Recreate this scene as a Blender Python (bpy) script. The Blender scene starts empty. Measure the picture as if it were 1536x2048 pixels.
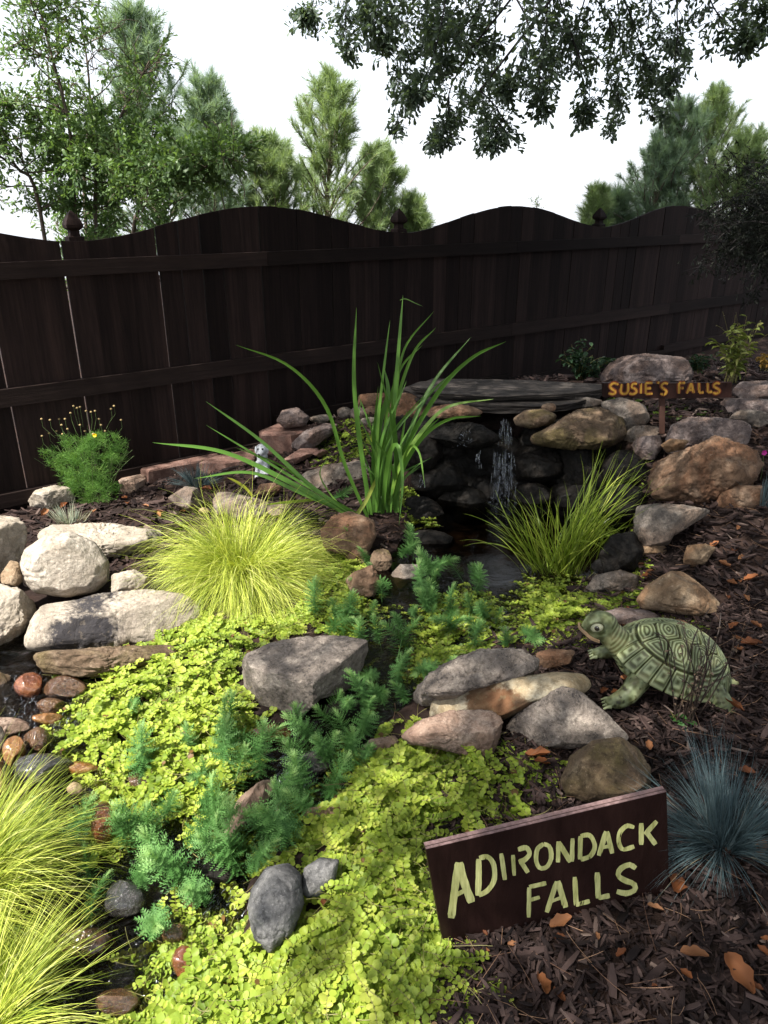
import bpy, math, random
import numpy as np
from mathutils import Vector, Matrix
random.seed(7)
RNG = np.random.default_rng(7)
R = math.radians
SC = bpy.context.scene
COL = SC.collection

# ------------------------------------------------------------------ camera
CAM_H, FPX, PITCH = 1.6, 1480.0, R(22.6)
cam_d = bpy.data.cameras.new('camera')
cam = bpy.data.objects.new('camera', cam_d)
COL.objects.link(cam)
cam.location = (0, 0, CAM_H)
cam.rotation_euler = (R(90) - PITCH, 0, 0)
cam_d.sensor_fit = 'VERTICAL'
cam_d.angle = 2 * math.atan(1024 / FPX)
cam_d.clip_start, cam_d.clip_end = 0.05, 2000
SC.camera = cam

# ------------------------------------------------------------------ light
SUN = Vector((-0.42, -0.350, 0.84)).normalized()          # towards the sun
SUN_STRENGTH, SKY_STRENGTH, EXPOSURE = 5.0, 0.13, 1.38
HAZE = 4.9
w = bpy.data.worlds.new('World')
SC.world = w
w.use_nodes = True
nt = w.node_tree
nt.nodes.clear()
sky = nt.nodes.new('ShaderNodeTexSky')
sky.sky_type = 'NISHITA'
sky.sun_disc = False
sky.sun_elevation = math.asin(SUN.z)
sky.sun_rotation = math.atan2(SUN.x, SUN.y)
sky.air_density, sky.dust_density, sky.ozone_density = 1.0, 3.5, 1.0
bg = nt.nodes.new('ShaderNodeBackground')
bg.inputs['Strength'].default_value = SKY_STRENGTH
wo = nt.nodes.new('ShaderNodeOutputWorld')
# thin white haze over the whole sky, a little uneven
tcw = nt.nodes.new('ShaderNodeTexCoord')
nzw = nt.nodes.new('ShaderNodeTexNoise'); nzw.inputs['Scale'].default_value = 1.6; nzw.inputs['Detail'].default_value = 5
nt.links.new(tcw.outputs['Generated'], nzw.inputs['Vector'])
rpw = nt.nodes.new('ShaderNodeValToRGB')
rpw.color_ramp.elements[0].position = 0.3; rpw.color_ramp.elements[0].color = (0.62, 0.62, 0.62, 1)
rpw.color_ramp.elements[1].position = 0.7; rpw.color_ramp.elements[1].color = (0.85, 0.85, 0.85, 1)
nt.links.new(nzw.outputs[0], rpw.inputs[0])
mxw = nt.nodes.new('ShaderNodeMix'); mxw.data_type = 'RGBA'
mxw.inputs[7].default_value = (HAZE * 0.96, HAZE * 0.99, HAZE * 1.06, 1)
nt.links.new(rpw.outputs[0], mxw.inputs[0]); nt.links.new(sky.outputs[0], mxw.inputs[6]); nt.links.new(mxw.outputs[2], bg.inputs[0])
nt.links.new(bg.outputs[0], wo.inputs[0])
sun_d = bpy.data.lights.new('sun', 'SUN')
sun_d.energy = SUN_STRENGTH
sun_d.angle = R(0.53)
sun_d.color = (1.0, 0.95, 0.87)
sun = bpy.data.objects.new('sun', sun_d)
sun.rotation_euler = SUN.to_track_quat('Z', 'Y').to_euler()
COL.objects.link(sun)
vs = SC.view_settings
vs.view_transform, vs.look, vs.gamma, vs.exposure = 'Standard', 'None', 1.0, EXPOSURE
vs.use_curve_mapping = False
SC.cycles.max_bounces = 8
SC.cycles.transparent_max_bounces = 12
SC.cycles.transmission_bounces = 4
SC.cycles.diffuse_bounces = 4
SC.cycles.caustics_reflective = False
SC.cycles.caustics_refractive = False
SC.cycles.use_denoising = True

# ------------------------------------------------------------------ view geometry
cp, sp = math.cos(PITCH), math.sin(PITCH)
EYE = np.array([0, 0, CAM_H])

def rays(px, py):
    px, py = np.asarray(px, float), np.asarray(py, float)
    a, b = (px - 768) / FPX, (1024 - py) / FPX
    return np.stack([a, cp + b * sp, -sp + b * cp], -1)

def at_y(px, py, Y):
    d = rays(px, py)
    return EYE + d * (np.asarray(Y) / d[..., 1])[..., None]

def at_z(px, py, z):
    d = rays(px, py)
    return EYE + d * ((np.asarray(z) - CAM_H) / d[..., 2])[..., None]

def to_px(P):
    P = np.asarray(P, float)
    x, y, z = P[..., 0], P[..., 1], P[..., 2] - CAM_H
    dep = y * cp - z * sp
    dep = np.where(dep < 0.02, 0.02, dep)
    return 768 + FPX * x / dep, 1024 - FPX * (y * sp + z * cp) / dep

def norm(a):
    a = np.asarray(a, float)
    return a / np.maximum(np.linalg.norm(a, axis=-1, keepdims=True), 1e-9)

def sstep(a, b, x):
    t = np.clip((x - a) / (b - a), 0, 1)
    return t * t * (3 - 2 * t)

# ------------------------------------------------------------------ noise
_perm = np.random.default_rng(3).permutation(256)
_perm = np.concatenate([_perm, _perm, _perm])
_grad = norm(np.random.default_rng(4).normal(size=(256, 3)))

def perlin(P):
    P = np.asarray(P, float)
    i = np.floor(P).astype(int)
    f = P - i
    u = f * f * f * (f * (f * 6 - 15) + 10)
    i &= 255
    out = 0
    for dx in (0, 1):
        for dy in (0, 1):
            for dz in (0, 1):
                h = _perm[_perm[_perm[(i[..., 0] + dx) & 255] + ((i[..., 1] + dy) & 255)] + ((i[..., 2] + dz) & 255)]
                g = _grad[h]
                d = g[..., 0] * (f[..., 0] - dx) + g[..., 1] * (f[..., 1] - dy) + g[..., 2] * (f[..., 2] - dz)
                wx = u[..., 0] if dx else 1 - u[..., 0]
                wy = u[..., 1] if dy else 1 - u[..., 1]
                wz = u[..., 2] if dz else 1 - u[..., 2]
                out = out + d * wx * wy * wz
    return out

def fbm(P, n=4, gain=0.5):
    s, a = 0, 1.0
    for k in range(n):
        s = s + a * perlin(P * 2.03 ** k + 17.3 * k)
        a *= gain
    return s

# ------------------------------------------------------------------ mesh building
def link(o, parent=None, label=None, cat=None, group=None, kind=None):
    COL.objects.link(o)
    if parent is not None:
        o.parent = parent
    if label: o['label'] = label
    if cat: o['category'] = cat
    if group: o['group'] = group
    if kind: o['kind'] = kind
    return o

def mesh(name, V, F, mat=None, smooth=False, rnd=None, extra=None):
    me = bpy.data.meshes.new(name)
    V = np.asarray(V, np.float32).reshape(-1, 3)
    if not isinstance(F, list): F = [F]
    F = [np.asarray(f, np.int32) for f in F if len(f)]
    nl = sum(f.size for f in F)
    nf = sum(len(f) for f in F)
    me.vertices.add(len(V)); me.vertices.foreach_set('co', V.ravel())
    me.loops.add(nl); me.loops.foreach_set('vertex_index', np.concatenate([f.ravel() for f in F]))
    tot = np.concatenate([np.full(len(f), f.shape[1], np.int32) for f in F])
    st = np.concatenate([[0], np.cumsum(tot)[:-1]]).astype(np.int32)
    me.polygons.add(nf)
    me.polygons.foreach_set('loop_start', st)
    me.polygons.foreach_set('loop_total', tot)
    me.polygons.foreach_set('use_smooth', np.full(nf, bool(smooth)))
    at = dict(extra or {})
    if rnd is not None: at['rnd'] = rnd
    for k, v in at.items():
        a = me.attributes.new(k, 'FLOAT', 'POINT')
        a.data.foreach_set('value', np.asarray(v, np.float32).ravel())
    me.update(calc_edges=True)
    me.validate()
    if mat: me.materials.append(mat)
    return me

def obj(name, V, F, mat=None, parent=None, smooth=False, rnd=None, extra=None, **kw):
    return link(bpy.data.objects.new(name, mesh(name, V, F, mat, smooth, rnd, extra)), parent, **kw)

def empty(name, loc, label, cat, group=None):
    o = bpy.data.objects.new(name, None)
    o.empty_display_size = 0.05
    o.location = Vector([float(c) for c in loc])
    return link(o, None, label, cat, group)

def scatter(tv, tf, P, M, rnd=None):
    """templates tv (n,3), tf (m,k) at P (N,3) with matrices M (N,3,3)"""
    N, n = len(P), len(tv)
    V = np.einsum('nij,vj->nvi', M, tv) + P[:, None, :]
    F = (tf[None] + (np.arange(N) * n)[:, None, None]).reshape(-1, tf.shape[1])
    r = None if rnd is None else np.repeat(rnd, n)
    return V.reshape(-1, 3), F, r

def basis(x, up):
    """matrices with columns x, y, z: x along given dir, z close to up"""
    x = norm(x)
    y = norm(np.cross(up, x))
    z = np.cross(x, y)
    return np.stack([x, y, z], -1)

def randdir(n, rng=RNG):
    return norm(rng.normal(size=(n, 3)))

def join(*parts):
    """parts: (V,F,r) with the same face size"""
    Vs, Fs, Rs, o = [], [], [], 0
    for V, F, r in parts:
        Vs.append(V); Fs.append(np.asarray(F) + o); o += len(V)
        Rs.append(np.zeros(len(V)) if r is None else r)
    return np.concatenate(Vs), np.concatenate(Fs), np.concatenate(Rs)

def ribbons(path, width, side):
    """path (N,K,3), width (N,K), side (N,K,3) -> verts, quads"""
    N, K = path.shape[:2]
    L = path - side * width[..., None] * 0.5
    Rr = path + side * width[..., None] * 0.5
    V = np.stack([L, Rr], 2).reshape(-1, 3)
    k = np.arange(K - 1)
    q = np.stack([2 * k, 2 * k + 1, 2 * k + 3, 2 * k + 2], -1)
    F = (q[None] + (np.arange(N) * 2 * K)[:, None, None]).reshape(-1, 4)
    return V, F

def grow(base, d0, length, droop, K=7, curl=0.0, rng=RNG):
    N = len(base)
    d = norm(d0)
    P = [base]
    p = base
    cv = rng.normal(size=(N, 3)) * curl
    droop = np.broadcast_to(np.asarray(droop, float), (N,))
    for k in range(K):
        t = (k + 1) / K
        p = p + d * (length / K)[:, None]
        P.append(p)
        d = norm(d + np.stack([cv[:, 0] * t, cv[:, 1] * t, cv[:, 2] * t - droop * t], -1))
    return np.stack(P, 1)

def path_side(path, twist=None, rng=RNG):
    t = np.gradient(path, axis=1)
    t = norm(t)
    ref = np.zeros_like(t); ref[..., 2] = 1
    s = norm(np.cross(t, ref + 1e-3))
    if twist is not None:
        n = np.cross(s, t)
        a = twist[:, None, None]
        s = s * np.cos(a) + n * np.sin(a)
    return s

def tubes(path, rad, k=6):
    """path (N,K,3), rad (N,K)"""
    N, K = path.shape[:2]
    t = norm(np.gradient(path, axis=1))
    ref = np.where(np.abs(t[..., 2:3]) > 0.9, np.array([1.0, 0, 0]), np.array([0, 0, 1.0]))
    a = norm(np.cross(t, ref)); b = np.cross(t, a)
    ang = np.arange(k) * 2 * np.pi / k
    V = path[:, :, None] + rad[:, :, None, None] * (a[:, :, None] * np.cos(ang)[:, None] + b[:, :, None] * np.sin(ang)[:, None])
    i = np.arange(K - 1)[:, None] * k
    j = np.arange(k)[None]
    q = np.stack([i + j, i + (j + 1) % k, i + k + (j + 1) % k, i + k + j], -1).reshape(-1, 4)
    F = (q[None] + (np.arange(N) * K * k)[:, None, None]).reshape(-1, 4)
    return V.reshape(-1, 3), F

def tube1(pts, r0, r1=None, k=7):
    pts = np.asarray(pts, float)[None]
    n = pts.shape[1]
    r = np.linspace(r0, r0 if r1 is None else r1, n)[None]
    return tubes(pts, r, k)

def spline(pts, n=24):
    pts = np.asarray(pts, float)
    m = len(pts)
    P = np.vstack([2 * pts[0] - pts[1], pts, 2 * pts[-1] - pts[-2]])
    t = np.linspace(0, m - 1 - 1e-6, n)
    i = t.astype(int); f = (t - i)[:, None]
    a, b, c, d = P[i], P[i + 1], P[i + 2], P[i + 3]
    return 0.5 * (2 * b + (c - a) * f + (2 * a - 5 * b + 4 * c - d) * f ** 2 + (3 * b - a - 3 * c + d) * f ** 3)

def in_poly(px, py, poly):
    poly = np.asarray(poly, float)
    x, y = poly[:, 0], poly[:, 1]
    x2, y2 = np.roll(x, -1), np.roll(y, -1)
    r = np.zeros(np.shape(px), bool)
    for a, b, c, d in zip(x, y, x2, y2):
        if b == d: continue
        hit = ((b > py) != (d > py)) & (px < (c - a) * (py - b) / (d - b) + a)
        r ^= hit
    return r

def poly_dist(X, Y, poly):
    """signed distance, positive inside"""
    poly = np.asarray(poly, float)
    best = np.full(np.shape(X), 1e9)
    for (a, b), (c, d) in zip(poly, np.roll(poly, -1, 0)):
        ex, ey = c - a, d - b
        t = np.clip(((X - a) * ex + (Y - b) * ey) / (ex * ex + ey * ey + 1e-12), 0, 1)
        best = np.minimum(best, np.hypot(X - a - t * ex, Y - b - t * ey))
    return np.where(in_poly(X, Y, poly), best, -best)

# ------------------------------------------------------------------ materials
class NT:
    def __init__(self, name):
        self.m = bpy.data.materials.new(name)
        self.m.use_nodes = True
        self.t = self.m.node_tree
        self.t.nodes.clear()
        self.out = self.t.nodes.new('ShaderNodeOutputMaterial')
    def n(self, typ, _ins=None, **kw):
        nd = self.t.nodes.new('ShaderNode' + typ)
        for k, v in kw.items(): setattr(nd, k, v)
        for k, v in (_ins or {}).items(): self.set(nd, k, v)
        return nd
    def set(self, nd, k, v):
        s = nd.inputs[k]
        if isinstance(v, bpy.types.NodeSocket): self.t.links.new(v, s)
        elif isinstance(v, bpy.types.Node): self.t.links.new(v.outputs[0], s)
        else:
            if isinstance(v, (tuple, list)) and len(v) == 3 and s.type == 'RGBA': v = (*v, 1)
            s.default_value = v
    def ramp(self, fac, stops, interp='LINEAR'):
        r = self.n('ValToRGB', {0: fac})
        r.color_ramp.interpolation = interp
        e = r.color_ramp.elements
        while len(e) < len(stops): e.new(0.5)
        for q, (p, c) in zip(e, stops):
            q.position = p
            q.color = (*c, 1) if not isinstance(c, (int, float)) else (c, c, c, 1)
        return r.outputs[0]
    def mix(self, fac, a, b, mode='MIX'):
        m = self.n('Mix', data_type='RGBA', blend_type=mode)
        self.set(m, 0, fac); self.set(m, 6, a); self.set(m, 7, b)
        return m.outputs[2]
    def math(self, op, a, b=0.0, clamp=False):
        m = self.n('Math', {0: a, 1: b}, operation=op, use_clamp=clamp)
        return m.outputs[0]
    def coord(self, which='Object', scale=(1, 1, 1), loc=(0, 0, 0), rot=(0, 0, 0)):
        c = self.n('TexCoord')
        m = self.n('Mapping', {0: c.outputs[which]})
        m.inputs['Scale'].default_value = scale
        m.inputs['Location'].default_value = loc
        m.inputs['Rotation'].default_value = rot
        return m.outputs[0]
    def noise(self, vec, scale, detail=6, rough=0.6, dist=0.0):
        return self.n('TexNoise', {'Vector': vec, 'Scale': scale, 'Detail': detail, 'Roughness': rough, 'Distortion': dist}).outputs[0]
    def bump(self, h, strength, dist=0.01, nrm=None):
        b = self.n('Bump', {'Height': h, 'Strength': strength, 'Distance': dist})
        if nrm is not None: self.set(b, 'Normal', nrm)
        return b.outputs[0]
    def bsdf(self, color, rough=0.7, normal=None, spec=0.3, **kw):
        b = self.n('BsdfPrincipled', {'Base Color': color, 'Roughness': rough, 'Specular IOR Level': spec})
        if normal is not None: self.set(b, 'Normal', normal)
        for k, v in kw.items(): self.set(b, k.replace('_', ' '), v)
        return b
    def done(self, sh):
        self.t.links.new(sh.outputs[0] if isinstance(sh, bpy.types.Node) else sh, self.out.inputs[0])
        return self.m

def leaf_mat(name, stops, trans=0.35, rough=0.5, spec=0.35, tint=(1.15, 1.2, 0.55)):
    t = NT(name)
    a = t.n('Attribute', attribute_name='rnd')
    c = t.ramp(a.outputs['Fac'], stops)
    b = t.bsdf(c, rough, spec=spec)
    tc = t.mix(1.0, c, tint, 'MULTIPLY')
    tr = t.n('BsdfTranslucent', {'Color': tc})
    mx = t.n('MixShader', {0: trans, 1: b, 2: tr})
    return t.done(mx)

def simple(name, color, rough=0.7, spec=0.3, var=0.25, scale=20, bump=0.3, bd=0.003):
    t = NT(name)
    v = t.coord()
    n = t.noise(v, scale, 6, 0.6)
    lo = tuple(c * (1 - var) for c in color); hi = tuple(min(1, c * (1 + var)) for c in color)
    c = t.ramp(n, [(0.3, lo), (0.7, hi)])
    return t.done(t.bsdf(c, rough, t.bump(n, bump, bd), spec))

def rock_mat(name, dark, mid, light, scale=6.0, spots=0.35, spotcol=(0.05, 0.05, 0.05), rough=0.85, streak=(1, 1, 1), warm=None, bump=0.5, spec=0.25, stains=()):
    t = NT(name)
    v = t.coord('Object', streak)
    oi = t.n('ObjectInfo')
    vo = t.n('VectorMath', {0: v, 1: t.math('MULTIPLY', oi.outputs['Random'], 50.0)}, operation='ADD').outputs[0]
    scale = scale * 1.5
    n1 = t.noise(vo, scale, 8, 0.66, 0.6)
    n2 = t.noise(vo, scale * 7, 8, 0.7)
    n3 = t.noise(vo, scale * 0.5, 4, 0.5, 0.8)
    n4 = t.noise(vo, scale * 34, 4, 0.7)
    c = t.ramp(n1, [(0.32, dark), (0.49, mid), (0.64, light)])
    if warm:
        c = t.mix(t.ramp(n3, [(0.46, 0.0), (0.60, 0.8)]), c, warm)
    c = t.mix(t.ramp(n2, [(0.38, 0.65), (0.58, 0.0)]), c, tuple(x * 0.45 for x in mid))
    sp_ = t.math('MULTIPLY', t.ramp(n2, [(0.52, 0.0), (0.6, 1.0)]), t.ramp(n1, [(0.42, 1.0), (0.6, 0.0)]))
    c = t.mix(t.math('MULTIPLY', sp_, spots), c, spotcol)
    c = t.mix(t.ramp(n4, [(0.4, 0.3), (0.65, 0.0)]), c, tuple(x * 0.5 for x in dark))
    c = t.mix(t.ramp(t.noise(vo, scale * 11, 5, 0.75), [(0.60, 0.0), (0.67, 0.55)]), c, tuple(min(.7, x * 1.35) for x in light))
    c = t.mix(t.ramp(t.noise(vo, scale * 2.2, 7, 0.75, 1.2), [(0.56, 0.0), (0.68, 0.6)]), c, tuple(x * 0.6 for x in dark))
    for (loc, rad, col, amt, sc_) in stains:
        tc = t.n('TexCoord')
        dd = t.n('VectorMath', {0: tc.outputs['Object'], 1: tuple(loc)}, operation='SUBTRACT').outputs[0]
        dd = t.n('VectorMath', {0: dd, 1: tuple(sc_)}, operation='MULTIPLY').outputs[0]
        ln = t.n('VectorMath', {0: dd}, operation='LENGTH').outputs['Value']
        ln = t.math('ADD', ln, t.math('MULTIPLY', t.math('SUBTRACT', n2, 0.5), rad * 0.9))
        ln = t.math('ADD', ln, t.math('MULTIPLY', t.math('SUBTRACT', n1, 0.5), rad * 1.0))
        k = t.n('MapRange', {'Value': ln, 'From Min': rad * 1.05, 'From Max': rad * 0.75, 'To Min': 0.0, 'To Max': amt}).outputs[0]
        c = t.mix(k, c, col)
    pits = t.ramp(t.noise(vo, scale * 4.5, 6, 0.7, 0.3), [(0.40, 1.0), (0.445, 0.0)])
    h = t.math('SUBTRACT', t.math('ADD', t.math('MULTIPLY', n2, 0.9), t.math('MULTIPLY', n4, 0.4)), t.math('MULTIPLY', pits, 0.25))
    c = t.mix(t.math('MULTIPLY', pits, 0.55), c, tuple(x * 0.55 for x in dark))
    vr = t.n('TexVoronoi', {'Vector': vo, 'Scale': scale * 1.6}, feature='DISTANCE_TO_EDGE')
    n1b = t.math('ADD', n1, t.math('MULTIPLY', t.ramp(vr.outputs[0], [(0.0, 0.0), (0.05, 1.0)]), 0.05))
    nr = t.bump(n1b, 0.9 * bump, 0.035)
    nr = t.bump(h, 1.0 * bump, 0.009, nr)
    kw = dict(Coat_Weight=1.0, Coat_Roughness=0.06) if name.startswith('wet') else {}
    return t.done(t.bsdf(c, rough, nr, spec, **kw))

MAT = {}
MAT['pale'] = rock_mat('pale_sandstone', (0.3168, 0.2688, 0.2054), (0.4576, 0.3948, 0.3239), (0.5632, 0.5040, 0.4266), 5, 0.5, (0.10, 0.095, 0.09), bump=0.6)
MAT['tan'] = rock_mat('tan_stone', (0.1710, 0.1105, 0.0640), (0.2880, 0.2040, 0.1280), (0.3870, 0.3060, 0.2160), 5, 0.4, (0.07, 0.06, 0.05), warm=(0.2700, 0.1445, 0.0720))
MAT['yellowtan'] = rock_mat('yellow_tan_stone', (0.30, 0.22, 0.11), (0.42, 0.34, 0.21), (0.52, 0.46, 0.34), 5, 0.3, (0.12, 0.07, 0.04), warm=(0.36, 0.24, 0.12))
MAT['brown'] = rock_mat('brown_stone', (0.1092, 0.0646, 0.0379), (0.2016, 0.1254, 0.0794), (0.2856, 0.2052, 0.1449), 6, 0.35, (0.05, 0.04, 0.035), warm=(0.2100, 0.0988, 0.0517))
MAT['grey'] = rock_mat('grey_stone', (0.0840, 0.0722, 0.0621), (0.1848, 0.1558, 0.1311), (0.3360, 0.2888, 0.2484), 7, 0.6, (0.035, 0.035, 0.04), warm=(0.2100, 0.1444, 0.1035))
MAT['lichen'] = rock_mat('lichen_spotted_stone', (0.1210, 0.1003, 0.0828), (0.2722, 0.2280, 0.1945), (0.4536, 0.3922, 0.3312), 9, 0.85, (0.025, 0.025, 0.03))
MAT['purple'] = rock_mat('purple_grey_stone', (0.1008, 0.0760, 0.0724), (0.1932, 0.1520, 0.1414), (0.3192, 0.2660, 0.2484), 7, 0.6, (0.04, 0.035, 0.04), warm=(0.2016, 0.1292, 0.0966))
MAT['mossy'] = rock_mat('mossy_brown_stone', (0.0756, 0.0532, 0.0310), (0.1596, 0.1064, 0.0690), (0.2520, 0.1900, 0.1311), 6, 0.4, (0.04, 0.035, 0.03), warm=(0.1428, 0.1140, 0.0379))
MAT['slategrey'] = rock_mat('smooth_slate_grey_stone', (0.0675, 0.0665, 0.0676), (0.1485, 0.1463, 0.1456), (0.2565, 0.2500, 0.2405), 8, 0.3, (0.03, 0.03, 0.03), bump=.35)
MAT['pink'] = rock_mat('pinkish_stone', (0.1980, 0.1190, 0.0880), (0.3060, 0.2125, 0.1600), (0.3960, 0.3145, 0.2560), 6, 0.3)
MAT['shadewet'] = rock_mat('shade_dark_wet_stone', (0.005, 0.0045, 0.004), (0.011, 0.0095, 0.008), (0.026, 0.021, 0.017), 6, 0.4, (0.004, 0.004, 0.004), rough=0.55, spec=0.15)  # wet stone, near-black because the grotto's recess shade is put into its colour
MAT['wetred'] = rock_mat('wet_red_stone', (0.1123, 0.0255, 0.0074), (0.2246, 0.0638, 0.0186), (0.2808, 0.1105, 0.0372), 9, 0.3, rough=0.16, spec=0.6, bump=0.7)
MAT['wetbrown'] = rock_mat('wet_brown_stone', (0.0450, 0.0187, 0.0067), (0.1080, 0.0486, 0.0195), (0.1800, 0.0972, 0.0391), 9, 0.3, rough=0.16, spec=0.6, bump=0.7)
MAT['wetgrey'] = rock_mat('wet_grey_stone', (0.0144, 0.0150, 0.0155), (0.0432, 0.0408, 0.0403), (0.0936, 0.0816, 0.0744), 9, 0.4, rough=0.2, spec=0.6, bump=0.7)
MAT['wetorange'] = rock_mat('wet_orange_stone', (0.1440, 0.0524, 0.0105), (0.2700, 0.1122, 0.0263), (0.3240, 0.1795, 0.0632), 9, 0.3, rough=0.2, spec=0.6)
MAT['redblock'] = rock_mat('red_block', (0.1280, 0.0665, 0.0522), (0.2000, 0.1140, 0.0902), (0.2480, 0.1615, 0.1330), 12, 0.15, bump=0.35)
MAT['slate'] = rock_mat('slate_stone', (0.0385, 0.0340, 0.0304), (0.0935, 0.0800, 0.0718), (0.1760, 0.1500, 0.1334), 5, 0.4, (0.02, 0.02, 0.02), streak=(0.5, 1.6, 14), rough=0.85, bump=0.9, spec=.15)

# ------------------------------------------------------------------ terrain
TP = [(0,1000,-.15),(200,1010,-.13),(400,1000,-.1),(330,940,-.1),(570,895,.0),(650,900,.06),(700,830,.2),(600,1000,-.02),(600,1050,-.01),
 (750,1030,.04),(100,1050,-.12),(300,1100,-.08),(450,1180,-.05),(100,1200,-.12),(200,1320,-.17),(500,1250,-.05),(350,1400,-.07),(300,1550,-.1),
 (450,1550,-.09),(600,1350,-.06),(650,1200,-.03),(880,1330,.0),(1000,1300,.02),(1200,1200,.06),(1300,1250,.1),(1500,1250,.16),(1450,1400,.09),
 (1200,1430,.05),(1000,1500,.03),(1200,1600,.02),(800,1600,-.01),(650,1750,-.04),(1000,1800,0),(1450,1700,.02),(900,1890,0),(1300,1880,0),
 (700,2040,-.03),(500,2000,-.07),(1500,2040,0),(1300,1100,.18),(1500,1100,.27),(1280,960,.22),(1520,950,.4),(1330,850,.42),(1480,830,.47),
 (1480,765,.46),(1150,815,.42),(1000,790,.44),(800,850,.25),(1100,760,.42)]
FA, FD = np.array([-1.79, 4.61]), np.array([0.797, 0.604])       # fence line: post 0 and direction
def fence_pt(s): return FA + FD * s
pts, zs = [], []
for px_, py_, z_ in TP:
    p = at_z(px_, py_, z_); pts.append(p[:2]); zs.append(z_)
for X_, Y_, z_ in [(-1.79,4.61,-.18),(.155,6.09,.0),(2.1,7.56,-.05),(4.03,9.03,-.12),(6.0,10.5,-.2),(-3.0,3.7,-.2),(-4.5,2.5,-.2),(0,0,0),(2,0,0),(-2,0,-.1),(-2,1,-.15),
                   (-2.6,2.2,-.15),(3,1,.1),(3.5,2.4,.35),(4,4,.5),(6,5,.5),(0,-3,0),(5,0,.1),(-5,0,-.2),(-.5,7.5,-.3),(2,9.5,-.2),(-3,6,-.4)]:
    pts.append((X_, Y_)); zs.append(z_)
pts, zs = np.array(pts), np.array(zs)
_D = np.linalg.norm(pts[:, None] - pts[None], axis=-1)
_A = np.block([[_D - np.eye(len(pts)) * 0.015, np.ones((len(pts), 1)), pts], [np.ones((1, len(pts))), np.zeros((1, 3))], [pts.T, np.zeros((2, 3))]])
_W = np.linalg.solve(_A, np.concatenate([zs, np.zeros(3)]))
def rbf(X, Y):
    out = _W[-3] + _W[-2] * X + _W[-1] * Y
    for (a, b), w_ in zip(pts, _W[:-3]):
        out = out + w_ * np.hypot(X - a, Y - b)
    return out
WPX = [(900,1100,0),(1000,1230,0),(700,1130,0),(1250,1050,0),(760,1380,-.03),(640,1500,-.07),(540,1560,-.09),(450,1700,-.13),(350,1850,-.155),(200,1950,-.17),
       (100,1500,-.145),(30,1400,-.14),(200,1600,-.15),(-100,1900,-.17),(950,1010,.0)]
wp = np.array([[*at_z(a, b, c)[:2], c] for a, b, c in WPX])
def water_z(X, Y):
    s, ws = 0, 0
    for a, b, c in wp:
        k = 1 / ((X - a) ** 2 + (Y - b) ** 2 + 0.02) ** 1.5
        s, ws = s + k * c, ws + k
    return s / ws
WATER_PX = [(850,962),(1000,955),(1200,975),(1265,1050),(1270,1120),(1150,1180),(1060,1250),(860,1290),(820,1400),(740,1460),(680,1640),(560,1700),(490,1780),
 (480,1880),(400,1950),(260,2150),(-150,2250),(-300,1290),(20,1285),(200,1335),(170,1400),(150,1500),(250,1600),(430,1620),(500,1560),(520,1460),
 (600,1450),(720,1380),(740,1200),(800,1100)]
WPOLY = np.array([at_z(a, b, float(-0.155 if b > 1620 or a < 300 else (-.07 if b > 1300 else 0.0)))[:2] for a, b in WATER_PX])
X0, X1, Y0, Y1, DG = -3.2, 4.6, 0.3, 8.2, 0.025
GX, GY = np.arange(X0, X1 + DG, DG), np.arange(Y0, Y1 + DG, DG)
def terr_raw(X, Y):
    T = rbf(X, Y)
    d = poly_dist(X, Y, WPOLY)
    Wz = water_z(X, Y)
    bed = Wz - 0.06 - 0.08 * sstep(0.05, 0.3, d)
    k = sstep(-0.09, 0.07, d)
    T = np.maximum(T, Wz + 0.012) * (1 - k) * (d > -0.35) + T * (1 - k) * (d <= -0.35) + bed * k
    P = np.stack([X, Y, np.zeros_like(X)], -1)
    return T + 0.012 * fbm(P * 5.0, 3) + 0.006 * perlin(P * 23)
_gx, _gy = np.meshgrid(GX, GY, indexing='ij')
TG = terr_raw(_gx, _gy)
def terr(X, Y):
    X, Y = np.asarray(X, float), np.asarray(Y, float)
    u = np.clip((X - GX[0]) / DG, 0, len(GX) - 1.001); v = np.clip((Y - GY[0]) / DG, 0, len(GY) - 1.001)
    i, j = u.astype(int), v.astype(int); f, g = u - i, v - j
    return TG[i, j] * (1 - f) * (1 - g) + TG[i + 1, j] * f * (1 - g) + TG[i, j + 1] * (1 - f) * g + TG[i + 1, j + 1] * f * g
def at_t(px, py):
    px, py = np.atleast_1d(np.asarray(px, float)), np.atleast_1d(np.asarray(py, float))
    d = rays(px, py); d = d / d[:, 1:2]
    Y = np.full(len(px), 0.5); hit = np.zeros(len(px), bool)
    for _ in range(760):
        P = EYE + d * Y[:, None]
        below = P[:, 2] <= terr(P[:, 0], P[:, 1])
        hit |= below
        if hit.all(): break
        Y = np.where(hit, Y, Y + 0.01)
    return EYE + d * Y[:, None]
# one ground sheet to the horizon, fine where the garden is
def axis(lo, hi, fine):
    a = [fine[-1]]
    st = 0.1
    while a[-1] < hi: a.append(a[-1] + st); st *= 1.35
    b = [fine[0]]; st = 0.1
    while b[-1] > lo: b.append(b[-1] - st); st *= 1.35
    return np.concatenate([b[:0:-1], fine, a[1:]])
ax_, ay_ = axis(-400, 400, GX), axis(-400, 400, GY)
gx, gy = np.meshgrid(ax_, ay_, indexing='ij')
inner = terr(gx, gy)
out_d = np.maximum(np.maximum(X0 - gx, gx - X1), np.maximum(Y0 - gy, gy - Y1))
behind = (gx - FA[0]) * (-FD[1]) + (gy - FA[1]) * FD[0]
far = np.where(behind > 0.3, -0.5 - 0.085 * np.maximum(behind - 6.5, 0), 0.0)
kk = sstep(0.0, 4.0, out_d)
gz = inner * (1 - kk) + far * kk
nx_, ny_ = gz.shape
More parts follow.
